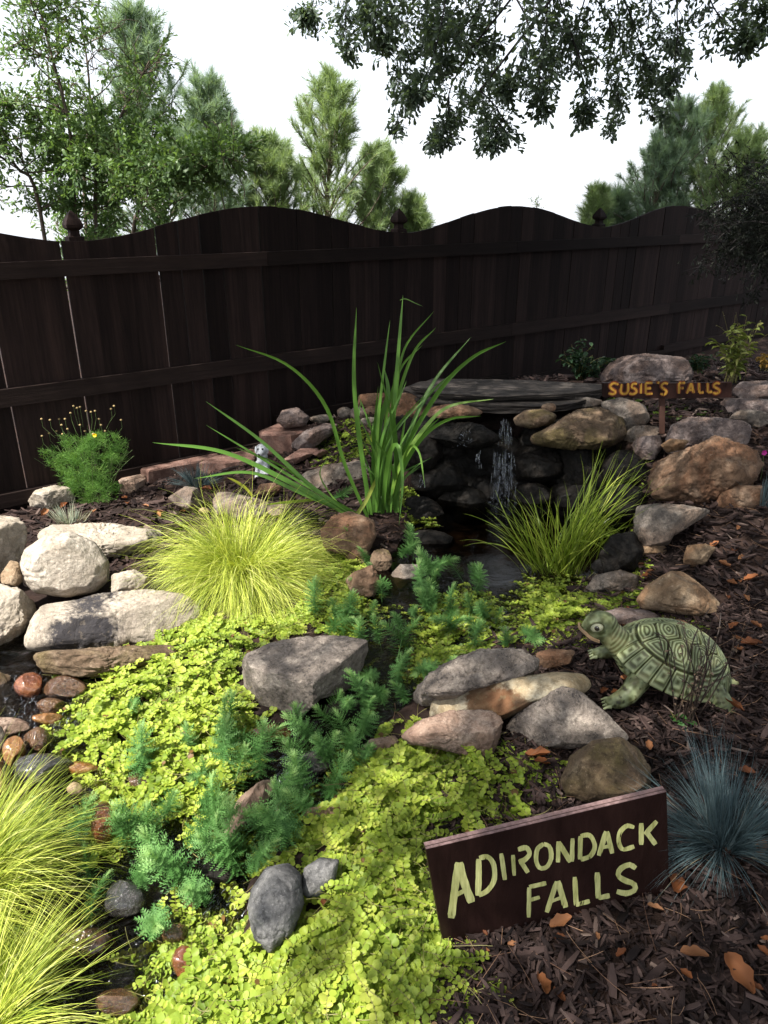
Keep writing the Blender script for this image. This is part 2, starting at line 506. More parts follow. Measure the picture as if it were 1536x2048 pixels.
ii = np.arange(nx_ - 1)[:, None] * ny_ + np.arange(ny_ - 1)[None]
GF = np.stack([ii, ii + ny_, ii + ny_ + 1, ii + 1], -1).reshape(-1, 4)
t = NT('dark_soil')
v = t.coord('Object')
n1, n2 = t.noise(v, 3, 6, 0.6), t.noise(v, 60, 8, 0.75)
c = t.mix(t.ramp(n1, [(0.4, 0.0), (0.65, 0.7)]), t.ramp(n2, [(0.35, (0.010, 0.007, 0.006)), (0.65, (0.034, 0.023, 0.020))]), (0.05, 0.028, 0.021))
MAT['soil'] = t.done(t.bsdf(c, 0.95, t.bump(n2, 1.0, 0.012), 0.15))
obj('ground', np.stack([gx, gy, gz], -1), GF, MAT['soil'], smooth=True, kind='structure')

# ------------------------------------------------------------------ water
t = NT('stream_water')
v = t.coord('Object')
n1 = t.noise(v, 14, 4, 0.55, 0.8); n2 = t.noise(v, 46, 4, 0.6, 0.5)
sx_ = t.n('SeparateXYZ', {0: v})
fastk = t.n('MapRange', {'Value': sx_.outputs[1], 'From Min': 3.0, 'From Max': 2.5, 'To Min': 0.04, 'To Max': 1.0}).outputs[0]
nr = t.bump(n2, fastk, 0.012, t.bump(n1, fastk, 0.05))
gl = t.n('BsdfGlossy', {'Color': (1, 1, 1, 1), 'Roughness': 0.06, 'Normal': nr})
tr = t.n('BsdfTransparent', {'Color': (0.30, 0.27, 0.20, 1)})
fr = t.n('Fresnel', {'IOR': 1.33, 'Normal': nr})
MAT['water'] = t.done(t.n('MixShader', {0: fr.outputs[0], 1: tr, 2: gl}))
dW = 0.02
wx, wy = np.arange(-2.0, 1.7, dW), np.arange(0.5, 4.5, dW)
wgx, wgy = np.meshgrid(wx, wy, indexing='ij')
wz = water_z(wgx, wgy)
wd = poly_dist(wgx, wgy, WPOLY)
ripple = perlin(np.stack([wgx * 9, wgy * 9, wz * 0], -1)) * 0.006 + perlin(np.stack([wgx * 24, wgy * 24, wz * 0 + 5], -1)) * 0.004
fast = sstep(2.9, 2.2, wgy)
wz2 = wz + ripple * (0.08 + 0.92 * fast)
n_ = len(wy)
ii = np.arange(len(wx) - 1)[:, None] * n_ + np.arange(n_ - 1)[None]
WF = np.stack([ii, ii + n_, ii + n_ + 1, ii + 1], -1).reshape(-1, 4)
ok = (wd.ravel()[WF] > -0.12).all(1)
V_ = np.stack([wgx, wgy, wz2], -1).reshape(-1, 3)
WF = WF[ok]
u_, inv = np.unique(WF, return_inverse=True)
obj('stream_water', V_[u_], inv.reshape(-1, 4), MAT['water'], smooth=True, kind='structure')

# ------------------------------------------------------------------ fence
def wood(name, lo, mid, hi, axis_scale, rough=0.75, warm=None):
    t = NT(name)
    v = t.coord('Object', axis_scale)
    oi = t.n('ObjectInfo')
    vo = t.n('VectorMath', {0: v, 1: t.math('MULTIPLY', oi.outputs['Random'], 40.0)}, operation='ADD').outputs[0]
    n1 = t.noise(vo, 9, 8, 0.65, 0.25)
    n2 = t.noise(vo, 55, 5, 0.7, 0.3)
    c = t.ramp(n1, [(0.3, lo), (0.52, mid), (0.72, hi)])
    c = t.mix(0.35, c, t.ramp(n2, [(0.35, lo), (0.65, hi)]))
    c = t.mix(1.0, c, t.ramp(oi.outputs['Random'], [(0.0, 0.55), (1.0, 1.45)]), 'MULTIPLY')
    return t.done(t.bsdf(c, rough, t.bump(t.math('ADD', n1, n2), 0.5, 0.004), 0.10))
MAT['fence'] = wood('dark_stained_fence_wood', (0.0075, 0.0048, 0.0044), (0.0125, 0.008, 0.0072), (0.036, 0.021, 0.018), (1, 1, 0.05))
MAT['rail'] = wood('dark_stained_rail_wood', (0.0085, 0.0055, 0.005), (0.0135, 0.009, 0.008), (0.025, 0.016, 0.0135), (0.06, 1, 1))
fence = empty('wooden_fence', (FA[0], FA[1], -0.18), 'dark brown stained board fence with a scalloped wavy top and finial posts behind the garden', 'fence')
fence.rotation_euler = (0, 0, math.atan2(FD[1], FD[0]))
# local frame: x along the fence, -y towards the garden, z up from -0.18
def ftop(s): return 1.395 + 0.18 + 0.19 * (0.5 - 0.5 * np.cos(2 * np.pi * s / 2.44)) ** 0.85
def fbase(s):
    p = fence_pt(s); return terr(p[0], p[1]) + 0.18 if abs(s) < 9.2 else 0.33
def box(a, b, bev=0.0):
    (x0, y0, z0), (x1, y1, z1) = a, b
    V = np.array([(x0, y0, z0), (x1, y0, z0), (x1, y1, z0), (x0, y1, z0), (x0, y0, z1), (x1, y0, z1), (x1, y1, z1), (x0, y1, z1)], float)
    F = np.array([(0, 3, 2, 1), (4, 5, 6, 7), (0, 1, 5, 4), (1, 2, 6, 5), (2, 3, 7, 6), (3, 0, 4, 7)])
    return V, F
s = -3.2
rr = random.Random(5)
while s < 10.0:
    wd_ = 0.138 + rr.uniform(-0.004, 0.004)
    gap = 0.0002 if rr.random() < 0.6 else rr.uniform(0.005, 0.011)
    n = 5
    xs = np.linspace(0, wd_, n)
    th = 0.018
    y0 = rr.uniform(-0.0008, 0.0008)
    zb = float(fbase(s)) - 0.06
    top = ftop(s + xs) + rr.uniform(-0.003, 0.003)
    zm = 0.9
    lean = rr.uniform(-0.001, 0.001)
    V = []
    for yy in (y0, y0 + th):
        for zz in (np.full(n, zb), top):
            for a, b in zip(xs, zz): V.append((s + a + lean * b, yy, b))
    V = np.array(V)
    F = []
    for k in range(n - 1):
        F.append((k, k + 1, n + k + 1, n + k))
        F.append((2 * n + k + 1, 2 * n + k, 3 * n + k, 3 * n + k + 1))
        F.append((n + k, n + k + 1, 3 * n + k + 1, 3 * n + k))
    F += [(0, n, 3 * n, 2 * n), (n - 1, 3 * n - 1, 4 * n - 1, 2 * n - 1)]
    obj('board', V, np.array(F), MAT['fence'], fence)
    s += wd_ + gap
for z0_, z1_ in ((1.21, 1.30), (0.50, 0.605), (-0.13, -0.045)):
    k = -1.22 - 2.44
    while k < 9:
        dz = 0.0 if z0_ > 0 else float(fbase(k + 1.2)) + 0.02
        V, F = box((k, -0.045, z0_ + 0.18 + dz), (k + 2.437, -0.004, z1_ + 0.18 + dz))
        obj('rail', V, F, MAT['rail'], fence)
        k += 2.44
def frustum_stack(prof, sq=True):
    """square profile [(half, z)]"""
    V, F = [], []
    for h, z in prof:
        V += [(-h, -h, z), (h, -h, z), (h, h, z), (-h, h, z)]
    for k in range(len(prof) - 1):
        for j in range(4):
            F.append((4 * k + j, 4 * k + (j + 1) % 4, 4 * k + 4 + (j + 1) % 4, 4 * k + 4 + j))
    F.append((3, 2, 1, 0)); m = 4 * (len(prof) - 1); F.append((m, m + 1, m + 2, m + 3))
    return np.array(V), np.array(F)
for k in range(-1, 5):
    sx = 2.44 * k
    V, F = box((sx - 0.045, 0.022, -0.05), (sx + 0.045, 0.112, 1.575))
    post = obj('post', V, F, MAT['fence'], fence)
    V, F = frustum_stack([(0.045, 1.578), (0.045, 1.60), (0.028, 1.607), (0.026, 1.635), (0.046, 1.652), (0.048, 1.668), (0.040, 1.69), (0.022, 1.722), (0.004, 1.745)])
    V[:, 0] += sx; V[:, 1] += 0.067
    obj('finial', V, F, MAT['fence'], post)
# ------------------------------------------------------------------ rocks
import bmesh
_ico = {}
def ico(level):
    if level not in _ico:
        bm = bmesh.new()
        bmesh.ops.create_icosphere(bm, subdivisions=level, radius=1.0)
        V = np.array([v.co[:] for v in bm.verts]); F = np.array([[v.index for v in f.verts] for f in bm.faces])
        bm.free(); _ico[level] = (norm(V), F)
    return _ico[level]

def rock(poly, mat, label, name='boulder', z=None, Y=None, T=0.85, e=3.0, cuts=8, rough=0.058, crack=0.012, top=None, seed=None, strata=0.0, group=None, facet=None):
    """a stone whose silhouette is the outline poly (photo pixels), standing where its foot meets the ground
    (or at height z / distance Y for a stone that rests on others), with its own depth and facets"""
    poly = np.array(poly, float)
    seed = seed if seed is not None else int(abs(poly.sum())) % 9973
    rg = np.random.default_rng(seed)
    bx = (poly[:, 0].min() + poly[:, 0].max()) / 2; by = poly[:, 1].max()
    cx, cy = bx, (poly[:, 1].min() + poly[:, 1].max()) / 2
    if Y is None:
        foot = at_z(bx, by, z) if z is not None else at_t(bx, min(by, 2040))[0]
        Y = foot[1]
    vdir = norm(rays(cx, cy))
    C = at_y(cx, cy, Y)
    rr_ = np.linalg.norm(C - EYE)
    half = 0.5 * max(np.ptp(poly[:, 0]), np.ptp(poly[:, 1])) / FPX * rr_ * (vdir @ norm(rays(768, 1024)))
    hmin = 0.5 * min(np.ptp(poly[:, 0]), np.ptp(poly[:, 1])) / FPX * rr_
    th = T * (0.45 * half + 0.55 * hmin)
    C = at_y(cx, cy, Y + th * 0.55)
    rt = norm(np.cross(vdir, [0, 0, 1])); up = np.cross(rt, vdir)
    d = rays(poly[:, 0], poly[:, 1])
    P = EYE + d * (((C - EYE) @ vdir) / (d @ vdir))[:, None] - C
    ox, oy = P @ rt, P @ up
    # dense outline -> radius by angle
    cl = np.vstack([np.stack([ox, oy], 1)] * 1)
    m = len(cl)
    cc = np.vstack([cl, cl[:1]])
    seg = np.concatenate([cc[i] + (cc[i + 1] - cc[i]) * np.linspace(0, 1, 24, endpoint=False)[:, None] for i in range(m)])
    ang = np.arctan2(seg[:, 1], seg[:, 0]); rad = np.hypot(seg[:, 0], seg[:, 1])
    grid = np.linspace(-np.pi, np.pi, 361)[:-1]
    o = np.argsort(ang)
    Rg = np.interp(grid, ang[o], rad[o], period=2 * np.pi)
    ker = np.hanning(15); ker /= ker.sum()
    Rg = np.convolve(np.concatenate([Rg[-20:], Rg, Rg[:20]]), ker, 'same')[20:-20]
    npx = max(np.ptp(poly[:, 0]), np.ptp(poly[:, 1]))
    lvl = 6 if npx > 110 else (5 if npx > 45 else 4)
    lvl = 5 if lvl == 6 and npx < 150 else lvl
    D, F = ico(lvl)
    # warp directions: D in frame (right, up, away)
    rho = np.hypot(D[:, 0], D[:, 1]); phi = np.arctan2(D[:, 1], D[:, 0])
    sc = 1 / (rho ** e + np.abs(D[:, 2]) ** e) ** (1 / e)
    Rr = np.interp(phi, grid, Rg, period=2 * np.pi)
    q = np.stack([np.cos(phi) * Rr * rho * sc, np.sin(phi) * Rr * rho * sc, th * D[:, 2] * sc], 1)
    W = q[:, :1] * rt + q[:, 1:2] * up + q[:, 2:] * vdir
    size = (half + hmin) / 2
    nlist = []
    for _ in range(cuts):
        n = norm(rg.normal(size=3) * [1, 0.8, 1]) 
        n = norm(n - vdir * rg.uniform(0.35, 0.9))
        nlist.append((n, rg.uniform(0.64, 0.88)))
    if top is not None:
        nlist.append((norm([rg.uniform(-.08, .08), rg.uniform(-.12, .0), 1]), top))
    for f_ in (facet or []): nlist.append((norm(f_[:3]), f_[3]))
    for n, h in nlist:
        s_ = W @ n
        H = np.quantile(s_, 0.997) * h
        ex = np.maximum(s_ - H, 0)
        W = W - (ex * 0.93)[:, None] * n
    def refit(W):
        a, b, cdep = W @ rt, W @ up, W @ vdir
        ph = np.arctan2(b, a); r2 = np.hypot(a, b)
        bins = ((ph + np.pi) / (2 * np.pi) * 72).astype(int) % 72
        mx = np.zeros(72); np.maximum.at(mx, bins, r2)
        gb = (np.arange(72) + .5) / 72 * 2 * np.pi - np.pi
        q_ = np.interp(gb, grid, Rg, period=2 * np.pi) / np.maximum(mx, 1e-4)
        q_ = np.convolve(np.concatenate([q_[-2:], q_, q_[:2]]), [.1, .2, .4, .2, .1], 'same')[2:-2]
        k_ = np.interp(ph, gb, q_, period=2 * np.pi)
        k_ = 1 + (np.clip(k_, .8, 1.6) - 1) * sstep(.15, .6, r2 / np.interp(ph, gb, mx, period=2 * np.pi))
        return (a * k_)[:, None] * rt + (b * k_)[:, None] * up + cdep[:, None] * vdir
    W = refit(W)
    wn = W / size
    off = rg.uniform(0, 50, 3)
    nd = norm(W)
    f1 = fbm(wn * 1.3 + off, 3); f2 = fbm(wn * 4.5 + off, 4, 0.55); f3 = fbm(wn * 14 + off, 3, 0.6)
    dsp = rough * size * (1.0 * f1 + 1.0 * f2 + 0.75 * f3)
    rid = np.abs(perlin(wn * [1.6, 1.6, 2.4] + off + 9))
    dsp -= size * (0.03 + crack) * np.exp(-(rid / 0.035) ** 2) * sstep(-0.1, 0.25, perlin(wn * 1.2 + off + 30))
    if strata:
        hz = W[:, 2] / size * 5 + 0.9 * f1 + off[0]
        dsp += strata * size * (np.abs((hz % 1) - 0.5) * 2 - 0.5) ** 3 * 4 * 0.5
    W = W + nd * dsp[:, None]
    W = refit(W)
    ob = link(bpy.data.objects.new(name, mesh(name, W, F, MAT[mat] if isinstance(mat, str) else mat, True)), None, label, 'rock', group)
    ob.location = Vector(C)
    return ob, C, size

def ell(cx, cy, rx, ry, n=14, seed=0, jit=0.12):
    r_ = random.Random(seed or int(cx * 7 + cy))
    ph = [r_.uniform(0, 6.28) for _ in range(3)]
    return [(cx + rx * math.cos(a) * (1 + jit * math.sin(2 * a + ph[0]) * .5 + jit * .5 * math.sin(3 * a + ph[1])), cy + ry * math.sin(a) * (1 + jit * .5 * math.sin(3 * a + ph[2])))
            for a in [i * 2 * math.pi / n for i in range(n)]]

# --- left pile
rock([(-90,1040),(0,1028),(40,1035),(56,1060),(50,1100),(22,1150),(-20,1172),(-90,1165)], 'pale', 'big bleached angular boulder cut off by the left edge, beside the round boulder', Y=3.12, facet=[(.85,-.5,.1,.62)])
rock([(60,1062),(120,1045),(220,1045),(330,1060),(348,1095),(312,1125),(220,1122),(100,1120)], 'pale', 'flat bleached slab of rock with grey streaks behind the round boulder', Y=3.45, top=.6, T=.9)
rock([(222,1148),(270,1138),(302,1158),(280,1185),(222,1190)], 'pale', 'small sunlit pale slab between the round boulder and the yellow grass', z=-.04, top=.7)
rock([(36,1135),(48,1098),(90,1070),(140,1062),(190,1083),(219,1122),(219,1162),(190,1187),(130,1196),(70,1187),(44,1162)], 'pale', 'round smooth pale boulder resting on top of the long stained rock', z=-.03, Y=2.95, e=2.2, cuts=2, rough=.02, T=.95)
rock([(0,1150),(20,1120),(37,1124),(49,1160),(35,1174),(2,1168)], 'tan', 'small orange tan wedge stone left of the round boulder', z=-.03, Y=2.9)
rock([(-70,1180),(0,1168),(45,1178),(76,1210),(72,1245),(40,1282),(0,1312),(-70,1330)], 'pale', 'pale boulder with a pinkish ledge at the left edge above the stream', Y=2.68, cuts=4, facet=[(.5,-.7,.5,.7)])
lr = rock_mat('stained_sandstone', (0.27, 0.225, 0.18), (0.39, 0.335, 0.27), (0.50, 0.44, 0.37), 5, 0.4, (0.08, 0.075, 0.08), bump=0.6,
          stains=[((-.06, -.10, .055), .125, (0.016, 0.016, 0.022), .93, (.85, .3, 1.2)), ((.10, -.12, -.05), .05, (0.06, 0.03, 0.018), .75, (1, .3, .8)), ((-.05, -.12, -.12), .12, (0.16, 0.09, 0.06), .6, (.5, .3, 2.4))])
rock([(45,1292),(58,1250),(80,1207),(150,1198),(200,1186),(300,1176),(370,1184),(403,1208),(413,1240),(396,1276),(350,1294),(250,1304),(150,1306),(60,1306)], lr, 'long pale rock with a black blue stain across its face above the stream', Y=2.72, e=4, T=.75, cuts=1, top=.75, crack=.0, rough=.03)
rock([(60,1300),(150,1296),(300,1288),(375,1286),(345,1322),(250,1350),(150,1358),(75,1345)], 'mossy', 'low layered brown rock under the long stained rock', strata=.1, T=.8, cuts=2)
rock([(-70,1350),(0,1343),(24,1352),(40,1398),(36,1426),(0,1442),(-70,1445)], 'mossy', 'olive brown boulder at the left edge beside the red wet stone', cuts=5)
# --- stones of the stream
stones = [(58,1371,31,27,'wetred','shiny wet red stone in the stream below the stained rock'),
 (130,1376,44,25,'wetbrown','wet brown stone right of the shiny red stone in the stream'),
 (104,1413,32,18,'wetbrown','small wet brown stone below the shiny red stone'),
 (96,1438,32,14,'wetorange','tan wet stone above the round glinting stone'),
 (75,1482,27,28,'wetbrown','round dark wet stone covered in sun glints'),
 (12,1455,50,22,'pink','long pinkish stone lying in the stream at the left edge'),
 (-8,1482,22,34,'grey','grey stone at the left edge beside the orange brown stone'),
 (28,1504,24,34,'wetorange','orange brown upright stone beside the round glinting stone'),
 (88,1540,70,34,'wetgrey','flat dark grey wet rock in the stream above the bottom left grass'),
 (160,1537,40,15,'wetorange','orange stone under the edge of the sunlit creeping leaves'),
 (150,1578,16,14,'tan','small round pale pebble in the stream above the bottom left grass'),
 (-2,1562,15,52,'wetorange','ochre stone at the left edge of the stream above the bottom left grass'),
 (205,1645,24,46,'wetred','red brown wet stone behind the two pale green plumes'),
 (250,1800,45,40,'wetgrey','dark slate coloured wet stone under the pale green plumes'),
 (170,1885,62,34,'wetbrown','flat brown wet stone with a fallen leaf beside the bottom left grass'),
 (352,1868,32,22,'wetbrown','wet brown stone with sun glints beside the grey twin boulder'),
 (385,1800,26,18,'wetbrown','small glinting stone in the stream under the green plumes'),
 (370,1925,28,34,'wetred','red brown wet stone below the glinting stones'),
 (235,2005,45,30,'wetbrown','glinting wet stone at the bottom of the stream'),
 (540,1468,45,20,'wetorange','rounded orange brown stone under the grey block rock'),
 (40,1620,40,22,'wetgrey','dark wet stone behind the bottom left grass'),
 (300,1560,50,26,'wetbrown','wet brown stone in the shade of the creeping leaves'),
 (690,1420,40,24,'shadewet','dark wet stone between the grey block rock and the mottled boulders'),
 (620,1530,46,26,'wetgrey','wet stone under the running water by the little cascade'),
 (440,1745,40,26,'shadewet','dark wet stone in the stream left of the grey twin boulder')]
for cx, cy, rx, ry, m, lb in stones:
    w0 = at_z(cx, cy + ry, -.13 if cy > 1590 or cx < 320 else -.07)
    rock(ell(cx, cy, rx, ry), m, lb, 'stream_stone', z=float(water_z(w0[0], w0[1])) - .012, e=2.3, cuts=3, rough=.035, group='wet stones in the stream')
# --- middle
rock([(478,1335),(488,1305),(540,1281),(600,1271),(680,1266),(737,1276),(741,1300),(725,1347),(700,1385),(640,1398),(603,1440),(560,1452),(520,1427),(484,1392)], 'lichen', 'grey block rock with a flat bright top in the middle of the planting', e=5, T=1.0, cuts=2, facet=[(-.05,-.1,1,.38),(-.35,-.95,.0,.42),(.75,-.65,.0,.5)], rough=.03)
rock([(640,1062),(665,1030),(700,1021),(750,1040),(753,1072),(740,1102),(700,1114),(650,1097)], 'brown', 'reddish brown cube shaped rock in front of the tall iris blades', e=4.5, cuts=4, top=.7)
rock(ell(715,1105,27,20), 'brown', 'small pale edged brown stone under the cube shaped rock')
rock([(690,1160),(705,1145),(745,1128),(765,1165),(748,1195),(705,1195)], 'brown', 'brown rock half hidden behind the green plumes')
rock(ell(762,1120,24,24), 'mossy', 'mossy grey stone behind the green plumes near the cube shaped rock')
rock([(778,1152),(800,1128),(842,1128),(855,1160),(840,1182),(790,1182)], 'grey', 'grey brown stone at the edge of the dark pool behind the plumes')
rock(ell(850,1085,60,26), 'shadewet', 'low dark rock at the left edge of the pool')
# --- front right cluster
rock([(818,1382),(850,1350),(900,1320),(960,1297),(1030,1294),(1076,1313),(1088,1345),(1000,1368),(900,1395),(860,1440),(826,1425)], 'lichen', 'dark grey craggy boulder behind the long yellow tan rock', cuts=5, rough=.07, crack=.03)
rock([(1070,1305),(1100,1297),(1152,1300),(1142,1327),(1095,1343),(1076,1335)], 'brown', 'small brown stone between the craggy boulder and the turtle', top=.7)
yt = rock_mat('stained_yellow_stone', (0.30, 0.22, 0.12), (0.42, 0.34, 0.22), (0.50, 0.45, 0.34), 5, 0.3, (0.12, 0.07, 0.04), bump=0.4,
         stains=[((-.09, -.1, .045), .075, (0.11, 0.05, 0.02), .85, (.8, .4, 1)), ((-.02, -.1, .06), .06, (0.12, 0.055, 0.025), .8, (.6, .3, 2.0)), ((.05, -.1, .01), .035, (0.10, 0.05, 0.025), .8, (1.6, .3, .7))])
rock([(852,1440),(870,1382),(898,1358),(960,1355),(1040,1350),(1120,1340),(1170,1344),(1191,1370),(1186,1392),(1100,1402),(1010,1440),(920,1462)], yt, 'long smooth yellow tan rock with rusty brown stains', e=2.3, cuts=2, rough=.025)
rock([(1003,1482),(1014,1440),(1068,1400),(1120,1368),(1160,1380),(1220,1430),(1266,1476),(1242,1492),(1130,1498),(1050,1492)], 'lichen', 'grey diamond shaped rock with white flecks below the turtle', cuts=2, rough=.03, facet=[(.1,-.75,.65,.5),(-.6,-.7,.3,.7)])
rock([(798,1472),(834,1440),(900,1420),(960,1417),(1004,1426),(1002,1470),(985,1512),(950,1517),(890,1502),(820,1492)], 'pink', 'pinkish grey angular stone above the creeping leaves', cuts=4, top=.7)
rock([(718,1502),(740,1478),(790,1470),(803,1487),(772,1504)], 'pink', 'small pale stone poking out above the creeping leaves')
rock([(1118,1560),(1140,1510),(1188,1480),(1240,1472),(1281,1499),(1306,1540),(1302,1582),(1240,1604),(1170,1608),(1130,1592)], 'mossy', 'rounded tan brown boulder behind the brown board sign', cuts=3, rough=.03, e=2.4)
_o, _, _ = rock([(492,1800),(500,1760),(530,1716),(575,1707),(602,1728),(608,1790),(585,1852),(540,1892),(505,1865)], 'slategrey', 'smooth grey boulder with a cleft beside the stream, the larger of two', e=2.4, cuts=0, rough=.03, T=1.0)
_o.location.z -= .03
rock([(598,1782),(608,1735),(640,1714),(680,1718),(670,1762),(642,1792),(615,1797)], 'slategrey', 'smaller smooth grey boulder against the cleft boulder', z=-.03, e=2.4, cuts=0, rough=.03)
rock([(425,1690),(445,1640),(480,1593),(520,1560),(549,1557),(547,1592),(515,1625),(475,1668),(445,1706)], 'pink', 'slanting pinkish grey stone with water running past it', e=2.6, cuts=3)
rock(ell(660,1625,55,16), 'tan', 'tan stone nearly covered by the creeping leaves beside the cascade')
# --- right stack around the waterfall
rock([(1198,765),(1204,735),(1240,712),(1290,706),(1370,712),(1388,740),(1384,768),(1290,790),(1210,788)], 'purple', 'big flat topped grey boulder behind the small upper sign', Y=4.9, cuts=4, top=.8, rough=.05)
rock([(1026,836),(1050,820),(1090,817),(1116,830),(1106,849),(1060,858),(1030,851)], 'mossy', 'rounded olive stone under the slate slabs right of the water', z=.40, Y=4.15, e=2.3, cuts=2)
rock(ell(1098,815,16,9), 'brown', 'tiny brown stone wedged under the slate slab', Y=4.2)
rock([(1055,872),(1100,850),(1150,820),(1200,811),(1250,835),(1259,870),(1240,892),(1180,905),(1110,898),(1065,892)], 'mossy', 'broad brown rock overhanging the pool right of the waterfall', Y=4.0, cuts=4, facet=[(0,-.4,.9,.55)])
rock([(1195,805),(1240,794),(1290,808),(1303,840),(1282,866),(1250,880),(1225,840)], 'grey', 'grey brown rock below the left end of the upper sign', Y=4.18, cuts=5)
rock([(1262,890),(1275,874),(1320,869),(1327,892),(1310,920),(1275,920)], 'purple', 'small square grey stone left of the purple topped rock', Y=3.85)
rock([(1240,870),(1270,850),(1320,852),(1318,880),(1260,900)], 'grey', 'dark grey stone below the post of the upper sign', Y=4.05)
rock([(1322,900),(1340,850),(1380,832),(1450,835),(1505,845),(1500,890),(1400,900),(1340,912)], 'purple', 'purple brown rock on top of the biggest boulder of the right bank', Y=3.72, cuts=5)
rock([(1320,890),(1340,877),(1380,880),(1366,899),(1334,906)], 'tan', 'small tan stone tucked under the purple brown rock', Y=3.5)
rock([(1291,965),(1300,925),(1345,905),(1400,885),(1430,869),(1480,884),(1516,899),(1530,930),(1507,972),(1440,1006),(1395,1014),(1330,1010),(1295,1005)], 'brown', 'biggest brown boulder of the right bank with a cracked face', Y=3.28, cuts=8, rough=.075, crack=.02)
rock([(1428,1014),(1440,985),(1480,969),(1527,970),(1528,1002),(1502,1028),(1450,1030)], 'brown', 'brown stone at the right foot of the biggest boulder', Y=3.12, cuts=4)
rock([(1266,1042),(1274,1010),(1310,1006),(1370,1009),(1432,1020),(1392,1046),(1348,1072),(1332,1102),(1290,1112),(1270,1082)], 'grey', 'smooth grey stone tapering to the right beneath the biggest boulder', Y=2.92, e=2.4, cuts=2, rough=.03)
rock(ell(1300,1097,32,20), 'tan', 'tan stone underneath the smooth tapering grey stone')
rock([(1365,1117),(1374,1090),(1410,1087),(1434,1095),(1411,1127),(1385,1140),(1367,1128)], 'tan', 'small tan stone lying alone on the mulch above the turtle', cuts=6)
rock([(1270,1200),(1290,1170),(1340,1142),(1365,1142),(1410,1174),(1443,1206),(1432,1228),(1390,1236),(1330,1225),(1285,1222)], 'tan', 'smooth tan rock with a domed top behind the turtle', e=2.4, cuts=3, rough=.03)
rock([(1163,1184),(1190,1150),(1240,1139),(1277,1150),(1277,1178),(1240,1190),(1190,1192)], 'grey', 'grey stone at the pool edge left of the domed tan rock', cuts=4)
rock([(1200,1225),(1240,1214),(1300,1220),(1332,1240),(1305,1256),(1220,1250)], 'purple', 'flat lilac grey stone right behind the turtle head', top=.6)
rock(ell(1350,1255,30,18), 'brown', 'brown stone behind the turtle shell')
rock([(1458,787),(1480,762),(1536,761),(1590,775),(1570,803),(1480,803)], 'purple', 'upper grey lilac stone at the right edge beside the upper sign', Y=4.35)
rock([(1428,815),(1450,794),(1500,796),(1590,800),(1590,840),(1500,845),(1440,838)], 'purple', 'lower broad grey lilac stone at the right edge beside the upper sign', Y=4.15, top=.8)
rock(ell(1500,838,44,20), 'grey', 'dark grey stone under the broad lilac stone at the right edge')
rock([(1195,1110),(1220,1070),(1270,1062),(1290,1100),(1270,1140),(1210,1150)], 'shadewet', 'dark mossy rock between the green clump and the tapering stone')
rock(ell(1230,1130,48,22), 'shadewet', 'low dark rock at the right side of the pool')
# --- left terrace
rock([(552,842),(564,820),(595,814),(620,834),(612,852),(570,858)], 'purple', 'rounded cobble sitting on the red block', 'cobble', Y=4.95, e=2.3, cuts=2)
rock([(578,890),(608,862),(650,845),(682,847),(668,868),(625,898),(592,902)], 'purple', 'slanting grey stone right of the red block', Y=4.75)
rock([(563,920),(600,897),(642,895),(632,908),(590,930)], 'redblock', 'flat reddish flagstone below the red block', Y=4.6, top=.6)
rock([(622,908),(645,897),(658,903),(640,915)], 'redblock', 'small reddish stone beside the flat flagstone', Y=4.6)
rock([(598,948),(650,930),(725,918),(745,945),(730,1000),(640,1005),(600,985)], 'grey', 'long grey rock with a pale top edge below the stonecrop terrace', Y=4.2, e=4, top=.8)
rock(ell(690,826,17,12), 'grey', 'small dark cobble first in the row behind the stonecrop', 'cobble', Y=5.15, cuts=2)
rock(ell(716,828,17,15), 'grey', 'round grey cobble second in the row behind the stonecrop', 'cobble', Y=5.1, cuts=2)
rock(ell(743,822,15,10), 'brown', 'small tan cobble third in the row behind the stonecrop', 'cobble', Y=5.1, cuts=2)
rock([(715,812),(718,788),(770,785),(776,812),(740,818)], 'brown', 'brown block stone behind the row of cobbles', Y=5.25)
rock(ell(742,846,26,12), 'grey', 'flat grey stone at the back of the stonecrop', Y=4.95)
rock(ell(645,838,28,9), 'grey', 'thin flat stone behind the slanting grey stone', Y=5.1)
rock([(760,822),(778,790),(840,781),(872,800),(866,845),(800,856)], 'brown', 'brown block rock under the left end of the slate slabs', Y=4.55, cuts=5, top=.8)
rock([(333,996),(370,972),(396,975),(413,1015),(386,1030),(350,1011)], 'grey', 'upright wedge of grey green stone behind the yellow grass', cuts=5)
rock([(424,1002),(435,980),(470,985),(520,998),(562,1010),(552,1042),(480,1048),(430,1032)], 'grey', 'grey stone with a white sunlit top edge behind the yellow grass', cuts=5, crack=.05)
rock([(508,987),(520,968),(550,965),(566,975),(550,998)], 'brown', 'small brown stone behind the white edged stone')
rock(ell(560,1020,26,16), 'grey', 'small grey stone right of the white edged stone')
rock(ell(600,1040,40,22), 'shadewet', 'dark stone between the yellow grass and the cube shaped rock')
rock([(55,1000),(70,980),(110,969),(142,974),(150,1000),(95,1020),(60,1017)], 'pale', 'pale sunlit stone at the foot of the feathery bush', top=.8)
rock(ell(408,1023,12,8), 'tan', 'tiny tan pebble between the wedge stone and the white edged stone')
